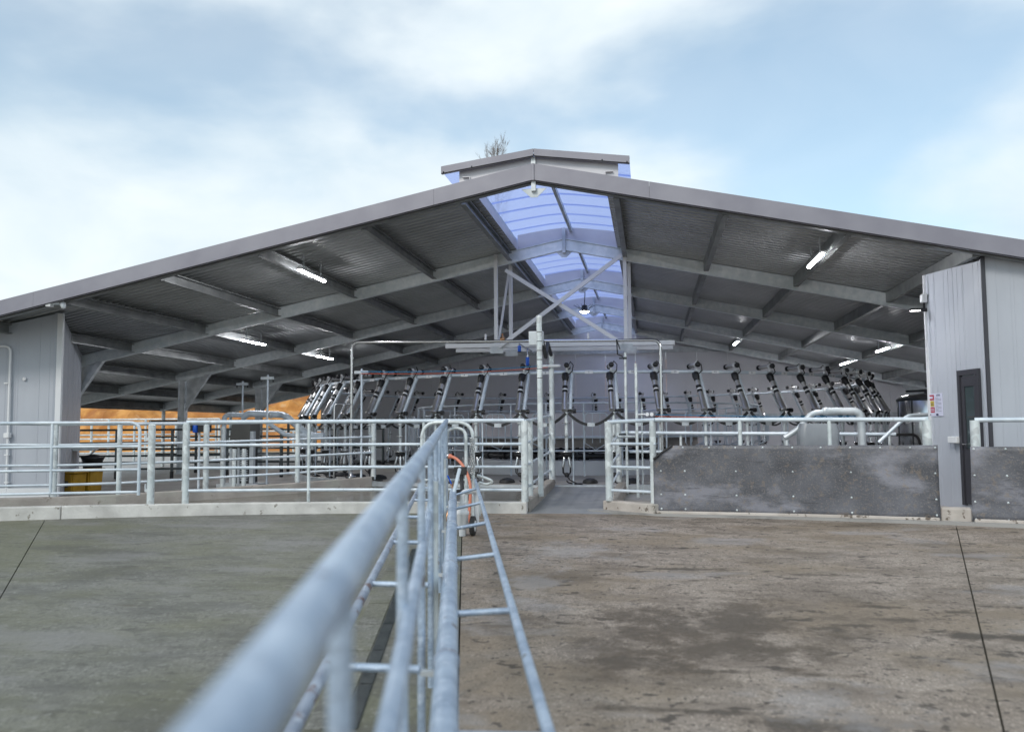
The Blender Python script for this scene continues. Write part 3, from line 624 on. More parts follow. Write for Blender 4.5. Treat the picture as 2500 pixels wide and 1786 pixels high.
# round hanging lamp under the ridge
p = aty(1427, 760, 23.3); hb = thing('pendant_lamp', 'round black high bay lamp hanging on a cable under the ridge', 'lamp', p)
b = MB(); b.lathe(p, (0, 0, 1), [(.135, 0), (.14, .02), (.09, .05), (.07, .16), (.03, .18)], 20); b.build('lamp_shade', 'black', hb)
b = MB(); b.lathe(p+V((0, 0, -.05)), (0, 0, 1), [(.04, 0), (.08, .018), (.115, .038), (.12, .049)], 20); b.build('lens', emis('pendant lens', (1, .97, .95), 25), hb)
b = MB(); b.tube([p+V((0, 0, .18)), p+V((.02, 0, .5)), V((p.x, p.y, rz(p.x)-.2))], .012, 6); b.build('cable', 'black', hb)
for k in range(14):
    a = 2*PI*k/14; b = MB(); b.tube([p+V((.12*math.cos(a), .12*math.sin(a), .07)), p+V((.30*math.cos(a), .30*math.sin(a), .17))], .004, 5); b.build('bird_spike', 'dark', hb)

# ================================================================ ROTARY PLATFORM
NB = 54; DZ = .19
plat = thing('rotary_platform', 'round concrete rotary milking platform with pipe railings filling the shed', 'platform', (PCX, PCY, 0))
def annulus(r0, r1, z0, z1, n=104):
    b = MB(); vs = []
    for k in range(n):
        a = 2*PI*k/n
        for r, z in ((r1, z0), (r1, z1), (r0, z1), (r0, z0)): vs.append(pol(r, a, z))
    fs = []
    for k in range(n):
        a, c = k*4, ((k+1) % n)*4
        for j in range(4): fs.append((a+j, c+j, c+(j+1) % 4, a+(j+1) % 4))
    b.add(vs, fs); return b
annulus(4.5, 8.22, .02, DZ).build('deck', 'deck', plat, fix=True)
annulus(8.16, 8.26, .06, DZ+.012).build('deck_rim', 'galv', plat, fix=True)
def ring(r, z, t, n=104, nn=8): return MB().tube([pol(r, 2*PI*k/n, z) for k in range(n)], t, nn, True)
ring(PR, HR, .035).build('ring_rail', 'galvpipe', plat)
for z, t in ((1.90, .022), (1.10, .024), (.78, .022)): ring(4.85, z, t).build('inner_rail', 'galvpipe', plat)
NI = 34
for k in range(NI):
    a = 2*PI*(k+.35)/NI
    b = MB(); b.tube([pol(4.85, a, DZ), pol(4.85, a, 1.90)], .022, 8); b.build('inner_post', 'galvpipe', plat)
for k in range(26):
    a = 2*PI*(k+.5)/26; w = .052
    b = MB(); b.tube(bent([pol(5.1, a-w, .95), pol(5.1, a-w, 1.66), pol(5.1, a+w, 1.66), pol(5.1, a+w, .95)], .12, 5), .016, 7, caps=True)
    b.tube([pol(5.1, a-w*.33, .97), pol(5.1, a-w*.33, 1.655)], .009, 6); b.tube([pol(5.1, a+w*.33, .97), pol(5.1, a+w*.33, 1.655)], .009, 6)
    b.tube([pol(5.1, a-w, .97), pol(4.85, a, .80), pol(5.1, a+w, .97)], .012, 6); b.build('head_bail', 'galvpipe', plat)
drum = thing('central_drum', 'pale round splash board drum over black pipework at the platform centre', 'machinery', (PCX, PCY, 0))
annulus(3.22, 3.30, 1.08, 1.69).build('splash_board', 'pale', drum, fix=True)
annulus(3.1, 3.33, 1.05, 1.08).build('board_ledge', 'white', drum, fix=True)
annulus(3.0, 3.18, .82, 1.049).build('skirt', 'drumskirt', drum, fix=True)
annulus(2.2, 3.6, -.05, .50).build('plinth', 'white', drum, fix=True)
annulus(.05, 2.19, -.05, .46, 48).build('plinth_core', 'floor', drum, fix=True)
for z, t, r in ((.60, .07, 3.05), (.74, .045, 3.0), (.57, .05, 2.7)): ring(r, z, t).build('milk_line', 'black', drum)
for k in range(24):
    a = 2*PI*k/24; b = MB(); b.lathe(pol(3.05, a, .50), (0, 0, 1), [(.05, 0), (.05, .33)], 10); b.build('stanchion', 'dark', drum)
    b = MB(); b.lathe(pol(3.06, a+.08, .60), (math.cos(a), math.sin(a), 0), [(.09, -.05), (.1, 0), (.09, .05)], 10); b.build('pipe_flange', 'black', drum)
b = MB()
b.lathe((PCX, PCY, .46), (0, 0, 1), [(2.9, 1.22), (.3, 1.25)], 40); b.build('top_board', 'pale', drum)
# --- one milking point, local x outwards
def milking_point():
    t = thing('milking_point', 'x', 'milking arm', (0, 0, 0), 'milking points around the platform')
    T = V((-.45, 0, HR-DZ)); B = V((0, 0, 1.44)); u = (B-T).normalized(); yv = V((0, 1, 0))
    b = MB(); b.tube([T+yv*.085+u*.02, B+yv*.085-u*.05], .038, 10); b.build('support_tube', 'galvpipe', t)
    ln = (B-T).length; q = lambda s: T+u*(s*ln)+V((.04, -.03, .03))
    b = MB(); b.lathe(q(.06), u, [(.04, 0), (.07, .02), (.076, .10), (.062, .15), (.056, .2)], 12); cap_ = b
    b = MB(); b.lathe(q(.23), u, [(.05, 0), (.05, ln*.18)], 12); b.lathe(q(.57), u, [(.056, 0), (.056, ln*.38), (.062, ln*.385), (.062, ln*.43)], 12); ac = b.build('arm_cylinder', 'steeld', t); cap_.build('arm_cap', 'black', ac)
    b = MB(); b.lathe(q(.40), u, [(.055, 0), (.055, ln*.175)], 12); ab = b.build('arm_band', 'black', ac)
    b = MB(); b.lathe(q(.475), u, [(.0565, 0), (.0565, .03)], 12); b.build('white_band', 'white', ac)
    b = MB(); b.tube([q(.12)+yv*.05, q(.04)+V((.05, .14, .02)), q(-.03)+V((0, .16, .09)), q(-.05)+V((-.02, .10, .15)), T+V((-.1, .02, .13))], .011, 6); b.build('cable', 'black', t)
    b = MB(); b.lathe(T+V((-.27, 0, .125)), (1, 0, .03), [(.038, 0), (.042, .005), (.042, .40), (.036, .41)], 12); rc_ = b.build('ram_cylinder', 'steeld', t)
    b = MB(); b.lathe(T+V((-.30, 0, .124)), (1, 0, .03), [(.036, 0), (.054, .01), (.054, .06), (.046, .07)], 12); b.build('ram_cap', 'black', rc_); b = MB(); b.lathe(T+V((.12, 0, .137)), (1, 0, .03), [(.048, 0), (.054, .01), (.054, .05), (.04, .065), (.018, .07)], 12); b.build('ram_cap', 'black', rc_)
    b = MB(); b.lathe(T+V((.05, 0, .135)), (1, 0, .03), [(.058, 0), (.058, .03)], 12); b.bar(T+V((.065, 0, .09)), T+V((.065, 0, .03)), .05, .03, (0, 1, 0)); b.build('ram_clamp', 'white', rc_)
    b = MB(); b.bar(B+V((-.03, -.06, .03)), B+V((-.03, .16, .03)), .07, .05); b.lathe(B+V((.02, .17, .02)), (0, 1, 0), [(.045, -.03), (.045, .03)], 10); b.build('pivot_bracket', 'black', t)
    b = MB(); b.tube([B+V((0, 0, 0)), V((0, 0, .66))], .033, 12); ps_ = b.build('post', 'galvpost', t)
    for z in (1.22, .97): 
        b = MB(); b.lathe((0, 0, z), (0, 0, 1), [(.085, 0), (.085, .016)], 16); b.build('collar_plate', 'steel', ps_)
    b = MB(); b.lathe((0, 0, .645), (0, 0, 1), [(.14, 0), (.15, .008), (.14, .022)], 18); b.build('cup_plate', 'steel', ps_)
    b = MB(); b.lathe((0, 0, .54), (0, 0, 1), [(.05, 0), (.10, .03), (.11, .09), (.09, .104)], 14); ch_ = b.build('cluster_head', 'black', t)
    for k in range(4):
        a = PI/4+k*PI/2; b = MB(); d0 = V((math.cos(a), math.sin(a), 0)); b.lathe(V((0, 0, .56))+d0*.06, V((0, 0, -1))+d0*.22, [(.02, 0), (.024, .02), (.024, .19), (.016, .22)], 10); b.build('teat_cup', 'steel', ch_)
    b = MB()
    for k in range(4):
        a = PI/4+k*PI/2; d0 = V((math.cos(a), math.sin(a), 0)); b.tube([V((0, 0, .36))+d0*.105, V((0, 0, .25))+d0*.10, V((0, 0, .19))+d0*.03], .013, 6)
    b.lathe((0, 0, .16), (0, 0, 1), [(.03, 0), (.05, .02), (.05, .07), (.02, .09)], 10); b.build('claw', 'rubber', ch_)
    b = MB(); b.tube([(.0, 0, .18), (.05, .07, .1), (.06, .2, .035), (.0, .30, .02), (-.12, .28, .02), (-.14, .12, .02), (-.05, .02, .05), (.05, .0, .09)], .014, 7); b.build('milk_hose', 'rubber', t)
    b = MB(); b.tube([V((-.04, .125, .0)), V((-.04, .125, 1.40))], .018, 8); b.build('leg', 'galvpipe', t)
    # strap to the next post
    an = 2*PI/NB; E2 = V((RB*math.cos(an)-RB, RB*math.sin(an), 1.42)); A = V((.03, .05, 1.42)); b = MB(); pts = []
    for k in range(13):
        s = k/12; p = A.lerp(E2, s); p.z -= .24*(1-(2*s-1)**2); p.x += .03; pts.append(p)
    for k in range(12): b.bar(pts[k], pts[k+1], .018, .055)
    so_ = b.build('strap', 'rubber', t)
    b = MB(); b.bar(pts[5]+V((.012, 0, .002)), pts[7]+V((.012, 0, .002)), .016, .075); b.build('strap_tag', 'galv', so_)
    b = MB(); b.bar(T+V((0, -.03, 0)), T+V((0, .12, 0)), .09, .09); b.build('rail_clamp', 'galv', t)
    b = MB(); b.sphere(V((-.62, .43, .02)), .16, 12, 6, (1.3, 1.0, .55)); b.build('foot_bump', 'rubber', t)
    return t
mp0 = milking_point(); order = []
A0 = math.atan2(aty(1382, 1000, PCY-RB).x-PCX, RB)
for k in range(NB):
    a = A0+2*PI*k/NB; o = mp0 if k == 0 else dup(mp0)
    o.location = pol(RB, a, DZ); o.rotation_euler = (0, 0, a-PI/2)
    aa = (a+PI) % (2*PI)-PI; order.append((aa, o))
near = sorted([x for x in order if abs(x[0]) < PI/2], key=lambda x: x[0]); far = sorted([x for x in order if abs(x[0]) >= PI/2], key=lambda x: -math.sin(x[0])*-1)
for i, (a, o) in enumerate(near): o['label'] = 'steel and black milking arm on the near side of the platform, %s from the left' % ORD[i]
for i, (a, o) in enumerate(far): o['label'] = 'dark milking arm on the far side of the platform, %s from the left' % ORD[i]
# number plates on the ring rail
def text_mesh(s, size, mat, name, parent, mw):
    cu_ = bpy.data.curves.new(name, 'FONT'); cu_.body = s; cu_.size = size; cu_.align_x = 'CENTER'; cu_.align_y = 'CENTER'; cu_.resolution_u = 2
    to = bpy.data.objects.new(name, cu_); C.objects.link(to)
    dg = bpy.context.evaluated_depsgraph_get(); me = bpy.data.meshes.new_from_object(to.evaluated_get(dg)); bpy.data.objects.remove(to)
    me.materials.clear(); me.materials.append(M[mat]); o = bpy.data.objects.new(name, me); C.objects.link(o)
    o.parent = parent; o.matrix_parent_inverse = Matrix(); o.matrix_local = mw; return o
for k in range(-11, 12):
    a = A0+2*PI*(k+.5)/NB; num = 1-k if k <= 0 else 55-k
    c = pol(PR+.037, a, HR-.005); tx = V((math.cos(a), math.sin(a), 0)); nx = V((math.sin(a), -math.cos(a), 0))
    b = MB(); b.bar(c-tx*.085, c+tx*.085, .004, .06); pl_ = b.build('number_plate', 'white', plat)
    zx = V((0, 0, 1)); mw = Matrix(((tx.x, 0, nx.x, c.x+nx.x*.0035-PCX), (tx.y, 0, nx.y, c.y+nx.y*.0035-PCY), (0, 1, 0, c.z), (0, 0, 0, 1)))
    text_mesh(str(num), .055, 'ink', 'number', pl_, mw)

# ================================================================ FENCES
def fence(name, label, rails, posts, cat='fence', group=None, mats=('galvpipe', 'galvpost')):
    """rails: (points, radius); posts: (base, top, radius)"""
    p0 = Vv(posts[0][0]); t = thing(name, label, cat, p0, group)
    for pts, r in rails: MB().tube(pts, r, 10).build('rail', mats[0], t)
    for a, c, r in posts:
        b = MB(); b.tube([a, c], r, 12); b.build('post', mats[1], t)
    return t
# front fence on the pale kerb
def onk(px, dy=.08): 
    p = atz(px, 1228, .18); return V((p.x, arc(p.x)+dy, .18))
fp = [onk(454), onk(738), onk(1021), onk(1275)]
def railz(p, z): return V((p.x, p.y, z))
zt_ = [1.452, 1.446, 1.44, 1.435]
def rl(dz): return [railz(p, z+dz) for p, z in zip([fp[0]]+fp[1:], zt_)]
fence('pipe_fence', 'long galvanised pipe fence on the pale kerb from the gate post to the entrance', [(rl(0), .032), (rl(-.365), .024), (rl(-.72), .024), (rl(-1.075), .024)],
      [(fp[0], railz(fp[0], 1.44), .052), (fp[1]+V((0, 0, 0)), railz(fp[1], 1.42), .026), (fp[2], railz(fp[2], 1.42), .026), (fp[3], railz(fp[3], 1.43), .055)])
gp = onk(378); b = MB(); b.tube([gp, railz(gp, 1.41)], .056, 14); b.lathe(railz(gp, 1.41), (0, 0, 1), [(.056, 0), (.05, .012), (.02, .018)], 14)
pst = thing('gate_post', 'thick galvanised gate post with hinge pins beside the left gate', 'post', gp); b.build('post', 'galvpost', pst)
for z in (.42, 1.22):
    b = MB(); b.tube([gp+V((-.09, -.0, z-.18-.04)), gp+V((-.09, 0, z-.18+.07))], .016, 8); b.bar(gp+V((-.09, 0, z-.18-.03)), gp+V((0, 0, z-.18-.03)), .03, .05); b.build('hinge', 'galv', pst)
# gate at the left, over the kerb
gx = [V((-16, arc(-16)+.09, 0)), V((-13, arc(-13)+.09, 0)), onk(0), onk(172), onk(300), onk(352)]
gz_ = [1.452, 1.08, .72, .37]
gt = thing('pipe_gate', 'wide galvanised pipe gate with rounded end at the left of the yard', 'gate', (gx[2].x, gx[2].y, .1))
top = [railz(p, gz_[0]) for p in gx[:-1]]+[railz(gx[-1], gz_[0])]+[railz(gx[-1], gz_[3]-.05)]
MB().tube(top[:4]+bent(top[4:], .16), .026, 10).build('gate_frame', 'galvpipe', gt)
for z in gz_[1:]: MB().tube([railz(p, z) for p in gx], .021, 10).build('rail', 'galvpipe', gt)
MB().tube([railz(gx[3], gz_[0]), railz(gx[3], gz_[3])], .024, 10).build('upright', 'galvpipe', gt)
# second fence along the dull kerb
k2 = [V((p.x+.0, p.y+.07, p.z)) for p in K2]; hts = [1.27, 1.27, 1.25, 1.23, 1.20, 1.19, 1.17, 1.14]
def k2r(f): return [V((p.x, p.y, p.z+h*f)) for p, h in zip(k2, hts)]
fence('pipe_fence', 'second galvanised pipe fence running back along the dull kerb beside the lane', [(k2r(1.0), .03), (k2r(.71), .023), (k2r(.43), .023), (k2r(.16), .023)],
      [(k2[2], k2r(1)[2], .052), (k2[3], k2r(1)[3], .042), (k2[4], k2r(1)[4], .035), (k2[5], k2r(1)[5], .052), (k2[6], k2r(1)[6], .048), (k2[7], k2r(1)[7], .055)])
# entrance race, left side
rp = [V((-1.955, 14.1, .19)), V((-1.955, 15.6, .24)), V((-1.955, 17.0, .32))]
lf = fence('race_fence', 'short pipe fence along the left side of the entrance race', [([fp[3]+V((0, 0, 1.245)), V((-1.955, 14.6, 1.46)), V((-1.955, 17.0, 1.56))], .028)]+
      [([fp[3]+V((0, 0, z-.18)), V((-1.955, 17.0, z+.12))], .022) for z in (1.08, .73, .38)],
      [(V((-1.955, 14.05, .19)), V((-1.955, 14.05, 1.45)), .05), (V((-1.96, 13.72, .22)), V((-1.96, 13.72, 1.44)), .026), (V((-1.955, 15.7, .24)), V((-1.955, 15.7, 1.49)), .02), (V((-1.955, 16.95, .3)), V((-1.955, 16.95, 1.55)), .024)])
# tall banded post
pA = V((-1.83, 14.45, .18)); tp = thing('tall_post', 'tall banded galvanised post at the left of the entrance', 'post', pA); zt2 = aty(1308, 772, 14.45).z
b = MB(); b.tube([pA, railz(pA, zt2)], .047, 16); b.lathe(railz(pA, zt2), (0, 0, 1), [(.05, -.04), (.05, .01), (.04, .015)], 16); b.build('pole', 'galvpost', tp)
for k in range(6):
    z = zt2-.28-k*.155; b = MB(); b.lathe(railz(pA, z), (0, 0, 1), [(.0485, 0), (.0485, .012)], 16); b.build('cable_tie', 'dark', tp)
b = MB(); b.box(pA.x-.19, pA.x+.06, pA.y+.05, pA.y+.17, 2.72, 2.96); b.build('junction_box', 'galv', tp, bevel=.01)
pB = V((-1.90, 16.85, .32)); zt3 = aty(1353, 863, 16.85).z
tq = thing('tall_post', 'second tall post with white sensor bar deeper in the entrance race', 'post', pB)
b = MB(); b.tube([pB, railz(pB, zt3)], .05, 16); b.build('pole', 'galvpost', tq)
zz = aty(1353, 893, 16.8).z; b = MB(); b.bar((pB.x-.18, pB.y-.08, zz), (pB.x+.18, pB.y-.08, zz), .05, .055); b.build('sensor_bar', 'white', tq, bevel=.015)
b = MB(); b.tube([(pB.x-.09, pB.y-.07, zz+.02), (pB.x-.09, pB.y-.07, zz+.08), (pB.x+.09, pB.y-.07, zz+.08), (pB.x+.09, pB.y-.07, zz+.02)], .006, 6); b.build('bar_clamp', 'galv', tq)
b = MB(); b.tube([pA+V((.04, .1, zt2-.18-.42)), pA+V((.0, .9, zt2-.18-.62)), pB+V((.0, -.6, zt3-.32+.15)), pB+V((0, -.02, zt3-.32-.03))], .035, 10); tag(b.build('cable_conduit', 'rubber', loc=pA), 'black corrugated cable conduit slung between the two tall entrance posts', 'conduit')
# air filters with brass fittings
for (px, py, Y, h, lab) in ((1268, 851, 17.0, .12, 'upper blue air filter hanging under the white cross bar'), (1288, 882, 17.0, .17, 'lower blue air filter on a steel stem above the platform rail')):
    p = aty(px, py, Y); f_ = thing('air_filter', lab, 'filter', p, 'blue air filters at the entrance')
    b = MB(); b.lathe(p+V((0, 0, -h/2)), (0, 0, 1), [(.025, 0), (.034, .01), (.038, h-.02), (.03, h)], 14); b.build('bowl', 'blue', f_)
    b = MB(); b.lathe(p+V((0, 0, -h/2-.012)), (0, 0, 1), [(.045, 0), (.045, .01)], 12); b.build('base_ring', 'black', f_)
    b = MB(); zt4 = 3.0 if h < .15 else 2.9; b.tube([p+V((0, 0, h/2)), V((p.x, p.y, zt4)), V((p.x, 18.05, zt4))], .014, 8); b.build('stem', 'steel', f_)
# entrance race, right side
ra = V((-.66, 13.75, .17)); rb = V((-.62, 16.95, .27)); rc = V((.07, 13.32, .12))
rf = fence('race_fence', 'pipe fence around the right side of the entrance between race and matting', [([railz(ra, 1.40), railz(rc, 1.425)], .03), ([railz(ra, 1.06), railz(rc, 1.06)], .023), ([railz(ra, .70), railz(rc, .70)], .023), ([railz(ra, .335), railz(rc, .335)], .023)]+
      [([railz(ra, z), railz(rb, z+.1)], .022) for z in (1.38, 1.05, .70, .36)],
      [(ra, railz(ra, 1.41), .058), (V((-.65, 14.5, .18)), V((-.65, 14.5, 1.42)), .026), (rb, railz(rb, 1.46), .055), (V((.03, 13.36, .05)), V((.03, 13.36, 1.41)), .05)])
# fence behind the mats
mx_ = [.07, 1.3, 2.52, 3.74]; mp_ = [V((x, arc(x)+.12, .04)) for x in mx_]
fence('pipe_fence', 'galvanised rail and posts carrying the long rubber matting right of the entrance', [([railz(p, 1.425-.012*i) for i, p in enumerate(mp_)], .032)],
      [(mp_[1], railz(mp_[1], 1.40), .03), (mp_[2], railz(mp_[2], 1.39), .03), (mp_[3], railz(mp_[3], 1.38), .062)])
mq = [V((x, arc(x)+.12, .04)) for x in (4.30, 6.3, 8.4)]
fence('pipe_fence', 'galvanised rail and post carrying the rubber matting at the right picture edge', [([railz(p, 1.375-.012*i) for i, p in enumerate(mq)], .032)],
      [(mq[0], railz(mq[0], 1.37), .062), (mq[1], railz(mq[1], 1.37), .05), (mq[2], railz(mq[2], 1.36), .05)])
# rubber mats with washers
def rubber_mat(label, x0, x1, z0, z1, cut, cols):
    n = 60; m = 16; b = MB(); vs = []; fs = []
    def P(x, z):
        w = .010*math.sin(x*3.1+z*2.2)*math.sin(z*4.1+.5)+.006*math.sin(x*9+z*5)
        return V((x, arc(x, -.012)+.045-.02+w+.012*(1-z), z))
    for off in (0, .009):
        for i in range(n+1):
            x = x0+(x1-x0)*i/n
            zt_ = z1 if not cut or x > x0+.27 else z1-.19*(1-(x-x0)/.27)
            for j in range(m+1):
                p = P(x, z0+(zt_-z0)*j/m); p.y += off; vs.append(p)
    K = (n+1)*(m+1)
    for i in range(n):
        for j in range(m):
            a = i*(m+1)+j; fs.append((a, a+m+1, a+m+2, a+1)); a += K; fs.append((a, a+1, a+m+2, a+m+1))
    for i in range(n):
        a = i*(m+1)+m; fs.append((a, a+m+1, a+m+1+K, a+K)); a = i*(m+1); fs.append((a, a+K, a+m+1+K, a+m+1))
    for i in (0, n):
        for j in range(m): a = i*(m+1)+j; fs.append((a, a+1, a+1+K, a+K))
    b.add(vs, fs, True); t = thing('rubber_mat', label, 'mat', ((x0+x1)/2, arc((x0+x1)/2), 0)); b.build('sheet', 'mat', t, fix=True)
    if cut:
        q = [P(x0+.0, z1-.205)+V((0, -.02, 0)), P(x0+.13, z1-.105)+V((0, -.022, 0)), P(x0+.25, z1-.02)+V((0, -.022, 0)), P(x0+.28, z1)+V((0, -.01, 0))]; b = MB(); b.tube(q, .016, 8); b.build('rolled_edge', 'rubber', t)
    for x, z in cols:
        p = P(x, z); b = MB(); b.lathe(p+V((0, .003, 0)), (0, -1, 0), [(.016, 0), (.016, .004), (.010, .006), (.010, .013), (.004, .015)], 10); b.build('washer', 'galvpost', t)
cols = [(x, 1.005) for x in (.47, .85, 1.22, 1.60, 2.0, 2.38, 2.76, 3.14, 3.50, 3.80)]+[(x, z) for z in (.66, .31, .10) for x in (.14, .49, 1.22, 2.0, 2.76, 3.79)]
rubber_mat('long dusty rubber mat with white washers between the entrance and the grey wall', .03, 3.83, .05, 1.04, True, cols)
cols = [(x, z) for z in (.99, .64, .29, .06) for x in (4.24, 4.60, 5.0, 5.6, 6.2)]
rubber_mat('dusty rubber mat with white washers at the right picture edge', 4.20, 6.6, .05, 1.02, False, cols)
# dark rail behind the matting
a = V((-.55, 16.4, 1.22)); c = V((4.2, 15.9, 1.16))
fence('pipe_fence', 'single horizontal rail behind the matting in front of the platform', [([a, c], .032), ([V((-.4, 16.5, .86)), V((.6, 16.4, .86))], .025)], [(V((.55, 16.35, .1)), V((.55, 16.35, 1.22)), .025), (V((2.4, 16.1, .1)), V((2.4, 16.1, 1.19)), .025), (V((4.1, 15.92, .1)), V((4.1, 15.92, 1.17)), .025)])

# ================================================================ FOREGROUND FENCE
R0, R1 = atd(561, 1786, .58), atd(1090, 1027, 12.9); rd = (R1-R0).normalized()
Rm = R0-rd*2.2
ff = thing('pipe_fence', 'near galvanised pipe fence running from the camera to the shed entrance', 'fence', (R1.x, R1.y, gz(R1.y)))
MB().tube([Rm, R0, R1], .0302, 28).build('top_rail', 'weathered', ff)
m0, m1 = atd(957, 1726, 1.6), atd(1063, 1169, 8); md = (m1-m0).normalized()
mid0, mid1 = m0-md*3.2, m0+md*((R1-m0).length-.1)
def onl(p, d, Y): return p+d*((Y-p.y)/d.y)
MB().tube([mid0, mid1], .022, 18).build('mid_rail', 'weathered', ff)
hd = V((rd.x, rd.y, 0)).normalized(); sd = V((hd.y, -hd.x, 0))          # sd points right of the fence
ys = [1.10+1.27*k for k in range(10)]
for i, y in enumerate(ys):
    p = onl(R0, rd, y); g = gz(y)
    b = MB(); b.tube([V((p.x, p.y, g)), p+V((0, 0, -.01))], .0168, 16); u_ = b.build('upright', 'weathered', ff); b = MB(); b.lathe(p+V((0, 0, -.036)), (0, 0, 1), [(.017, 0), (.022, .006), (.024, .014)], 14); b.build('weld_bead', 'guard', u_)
low0, low1 = V((Rm.x, Rm.y, Rm.z-.9)), V((R1.x, R1.y, R1.z-1.02))
b = MB(); p = onl(R0, rd, 1.55)+sd*.03; b.tube([V((p.x, p.y, gz(p.y))), V((p.x, p.y, .60))], .024, 16); b.build('stub_post', 'galvpost', ff)
for y in (4.9, 8.7):
    p = onl(R0, rd, y)-sd*.0; b = MB(); b.tube([V((p.x, p.y+.06, gz(y))), V((p.x, p.y+.06, 1.0))], .03, 14); b.build('stub_post', 'galvpost', ff)
# wash pipe with clamps
P0, P1 = atd(1083, 1800, 2.6), atd(1106, 1200, 11.3); pd = (P1-P0).normalized(); Pm = P0-pd*4.5
wp = thing('wash_pipe', 'thick galvanised wash pipe with clamp rings along the near fence', 'pipe', V((P1.x, P1.y, gz(P1.y))))
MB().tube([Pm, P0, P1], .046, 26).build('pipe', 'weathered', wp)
for k in range(5):
    y = 1.3+k*2.1
    p = onl(P0, pd, y+.0); b = MB(); b.lathe(p-pd*.018, pd, [(.047, 0), (.053, .006), (.053, .030), (.047, .036)], 22); b.build('clamp_ring', 'guard', wp)
    f_ = onl(m0, md, y); b = MB(); b.bar(V((p.x, p.y, p.z-.045)), V((f_.x, f_.y, p.z-.045)), .03, .02); b.build('bracket', 'galv', wp)
for y in (2.2, 4.7, 7.2, 9.7, 11.0):
    p = onl(P0, pd, y); b = MB(); b.tube([V((p.x, p.y, gz(y))), p+V((0, 0, -.03))], .018, 10); b.build('pipe_stand', 'weathered', wp)
# guard rails right and left
Ca, Cb = atd(1340, 1790, 2.6), atd(1160, 1160, 12.0)
Cb = V((Cb.x, Cb.y, .60)); cdv = (Cb-Ca).normalized(); Cm = Ca-cdv*4
gr = thing('guard_rail', 'thin guard rail on rungs along the right side of the near fence', 'rail', V((Cb.x, Cb.y, gz(Cb.y))))
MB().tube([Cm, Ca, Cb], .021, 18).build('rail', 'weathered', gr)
for k in range(7):
    y = 2.62+1.6*(k-1); p = onl(Ca, cdv, y); q = onl(P0, pd, y); b = MB(); b.tube([p, q+sd*.02+V((0, 0, 0))], .016, 12); b.build('rung', 'weathered', gr)
Da, Db = atd(714, 1786, 2.62), atd(1024, 1189, 11.5); ddv = (Db-Da).normalized(); Dm = Da-ddv*4
gl_ = thing('guard_rail', 'rust spotted guard rail on rungs along the left side of the near fence', 'rail', V((Db.x, Db.y, gz(Db.y))))
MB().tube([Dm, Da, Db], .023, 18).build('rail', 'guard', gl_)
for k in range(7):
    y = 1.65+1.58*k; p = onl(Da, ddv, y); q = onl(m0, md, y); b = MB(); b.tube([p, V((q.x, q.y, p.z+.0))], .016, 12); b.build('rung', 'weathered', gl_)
# slot drain with grates left of the fence
dr0, dr1 = V((-1.55, 4.2, 0)), V((-2.74, 9.75, 0)); dv = (dr1-dr0).normalized(); dn_ = V((dv.y, -dv.x, 0))
drn = thing('slot_drain', 'narrow slot drain with steel grates in the yard left of the near fence', 'drain', V((dr0.x, dr0.y, gz(dr0.y))))
nseg = 8
def gpt(p, o=0): return V((p.x, p.y, gz(p.y)+o))
for k in range(nseg):
    a = dr0+dv*((dr1-dr0).length*k/nseg+.01); c = dr0+dv*((dr1-dr0).length*(k+1)/nseg-.01)
    b = MB(); b.prism([gpt(a-dn_*.17, .001), gpt(a+dn_*.0, .001), gpt(c+dn_*.0, .001), gpt(c-dn_*.17, .001)], (0, 0, .006)); b.build('cover_strip', 'yardL', drn, fix=True)
    b = MB(); b.prism([gpt(a+dn_*.01, .002), gpt(a+dn_*.09, .002), gpt(c+dn_*.09, .002), gpt(c+dn_*.01, .002)], (0, 0, .003)); b.build('drain_slot', 'dark', drn, fix=True)
    b = MB(); L_ = (c-a).length; q = 0
    while q < L_:
        s = a+dv*q; b.bar(gpt(s+dn_*.012, .009), gpt(s+dn_*.088, .009), .012, .008); q += .03
    b.build('grate', 'darkpipe', drn)

# ---- things at the far end of the near fence
E1 = onl(R0, rd, 12.2)
h0 = aty(1030, 1228, 12.75); h1 = aty(1155, 1075, 12.75)
hoop = thing('hoop_gate', 'galvanised hoop end of the drafting gate behind the near fence', 'gate', V((h0.x, 12.75, .0)))
zt5 = aty(1095, 1030, 12.75).z
MB().tube(bent([V((h0.x, 12.75, gz(12.75))), V((h0.x, 12.75, zt5)), V((h1.x, 12.75, zt5)), V((h1.x, 12.75, gz(12.75)))], .26, 9), .027, 14).build('hoop', 'galvpost', hoop)
i0, i1 = aty(1090, 1045, 12.6), aty(1138, 1160, 12.6)
MB().tube(bent([V((i0.x, 12.6, gz(12.6))), V((i0.x, 12.6, i0.z)), V((i1.x, 12.6, i0.z)), V((i1.x, 12.6, gz(12.6)))], .2, 9), .024, 14).build('hoop', 'galvpost', hoop)
MB().tube([V((h0.x, 12.75, .55)), V((h1.x, 12.75, .55))], .018, 10).build('rung', 'galvpost', hoop)
# chain
ch = thing('chain', 'bundle of hanging steel chain on the hoop gate', 'chain', V((h1.x, 12.72, .62)))
for s_ in range(4):
    bx_ = h1.x+(-.035+.024*s_); z0 = 1.16; b = MB()
    for k in range(16):
        z = z0-k*.034; a = (k % 2)*PI/2+s_*.5; ux = V((math.cos(a), math.sin(a), 0)); c = V((bx_+.006*math.sin(k+s_), 12.70-.02*s_, z))
        b.tube([c+ux*.011*math.cos(t)+V((0, 0, .022*math.sin(t))) for t in [2*PI*j/8 for j in range(8)]], .0045, 5, True)
    b.build('chain_strand', 'steel', ch)
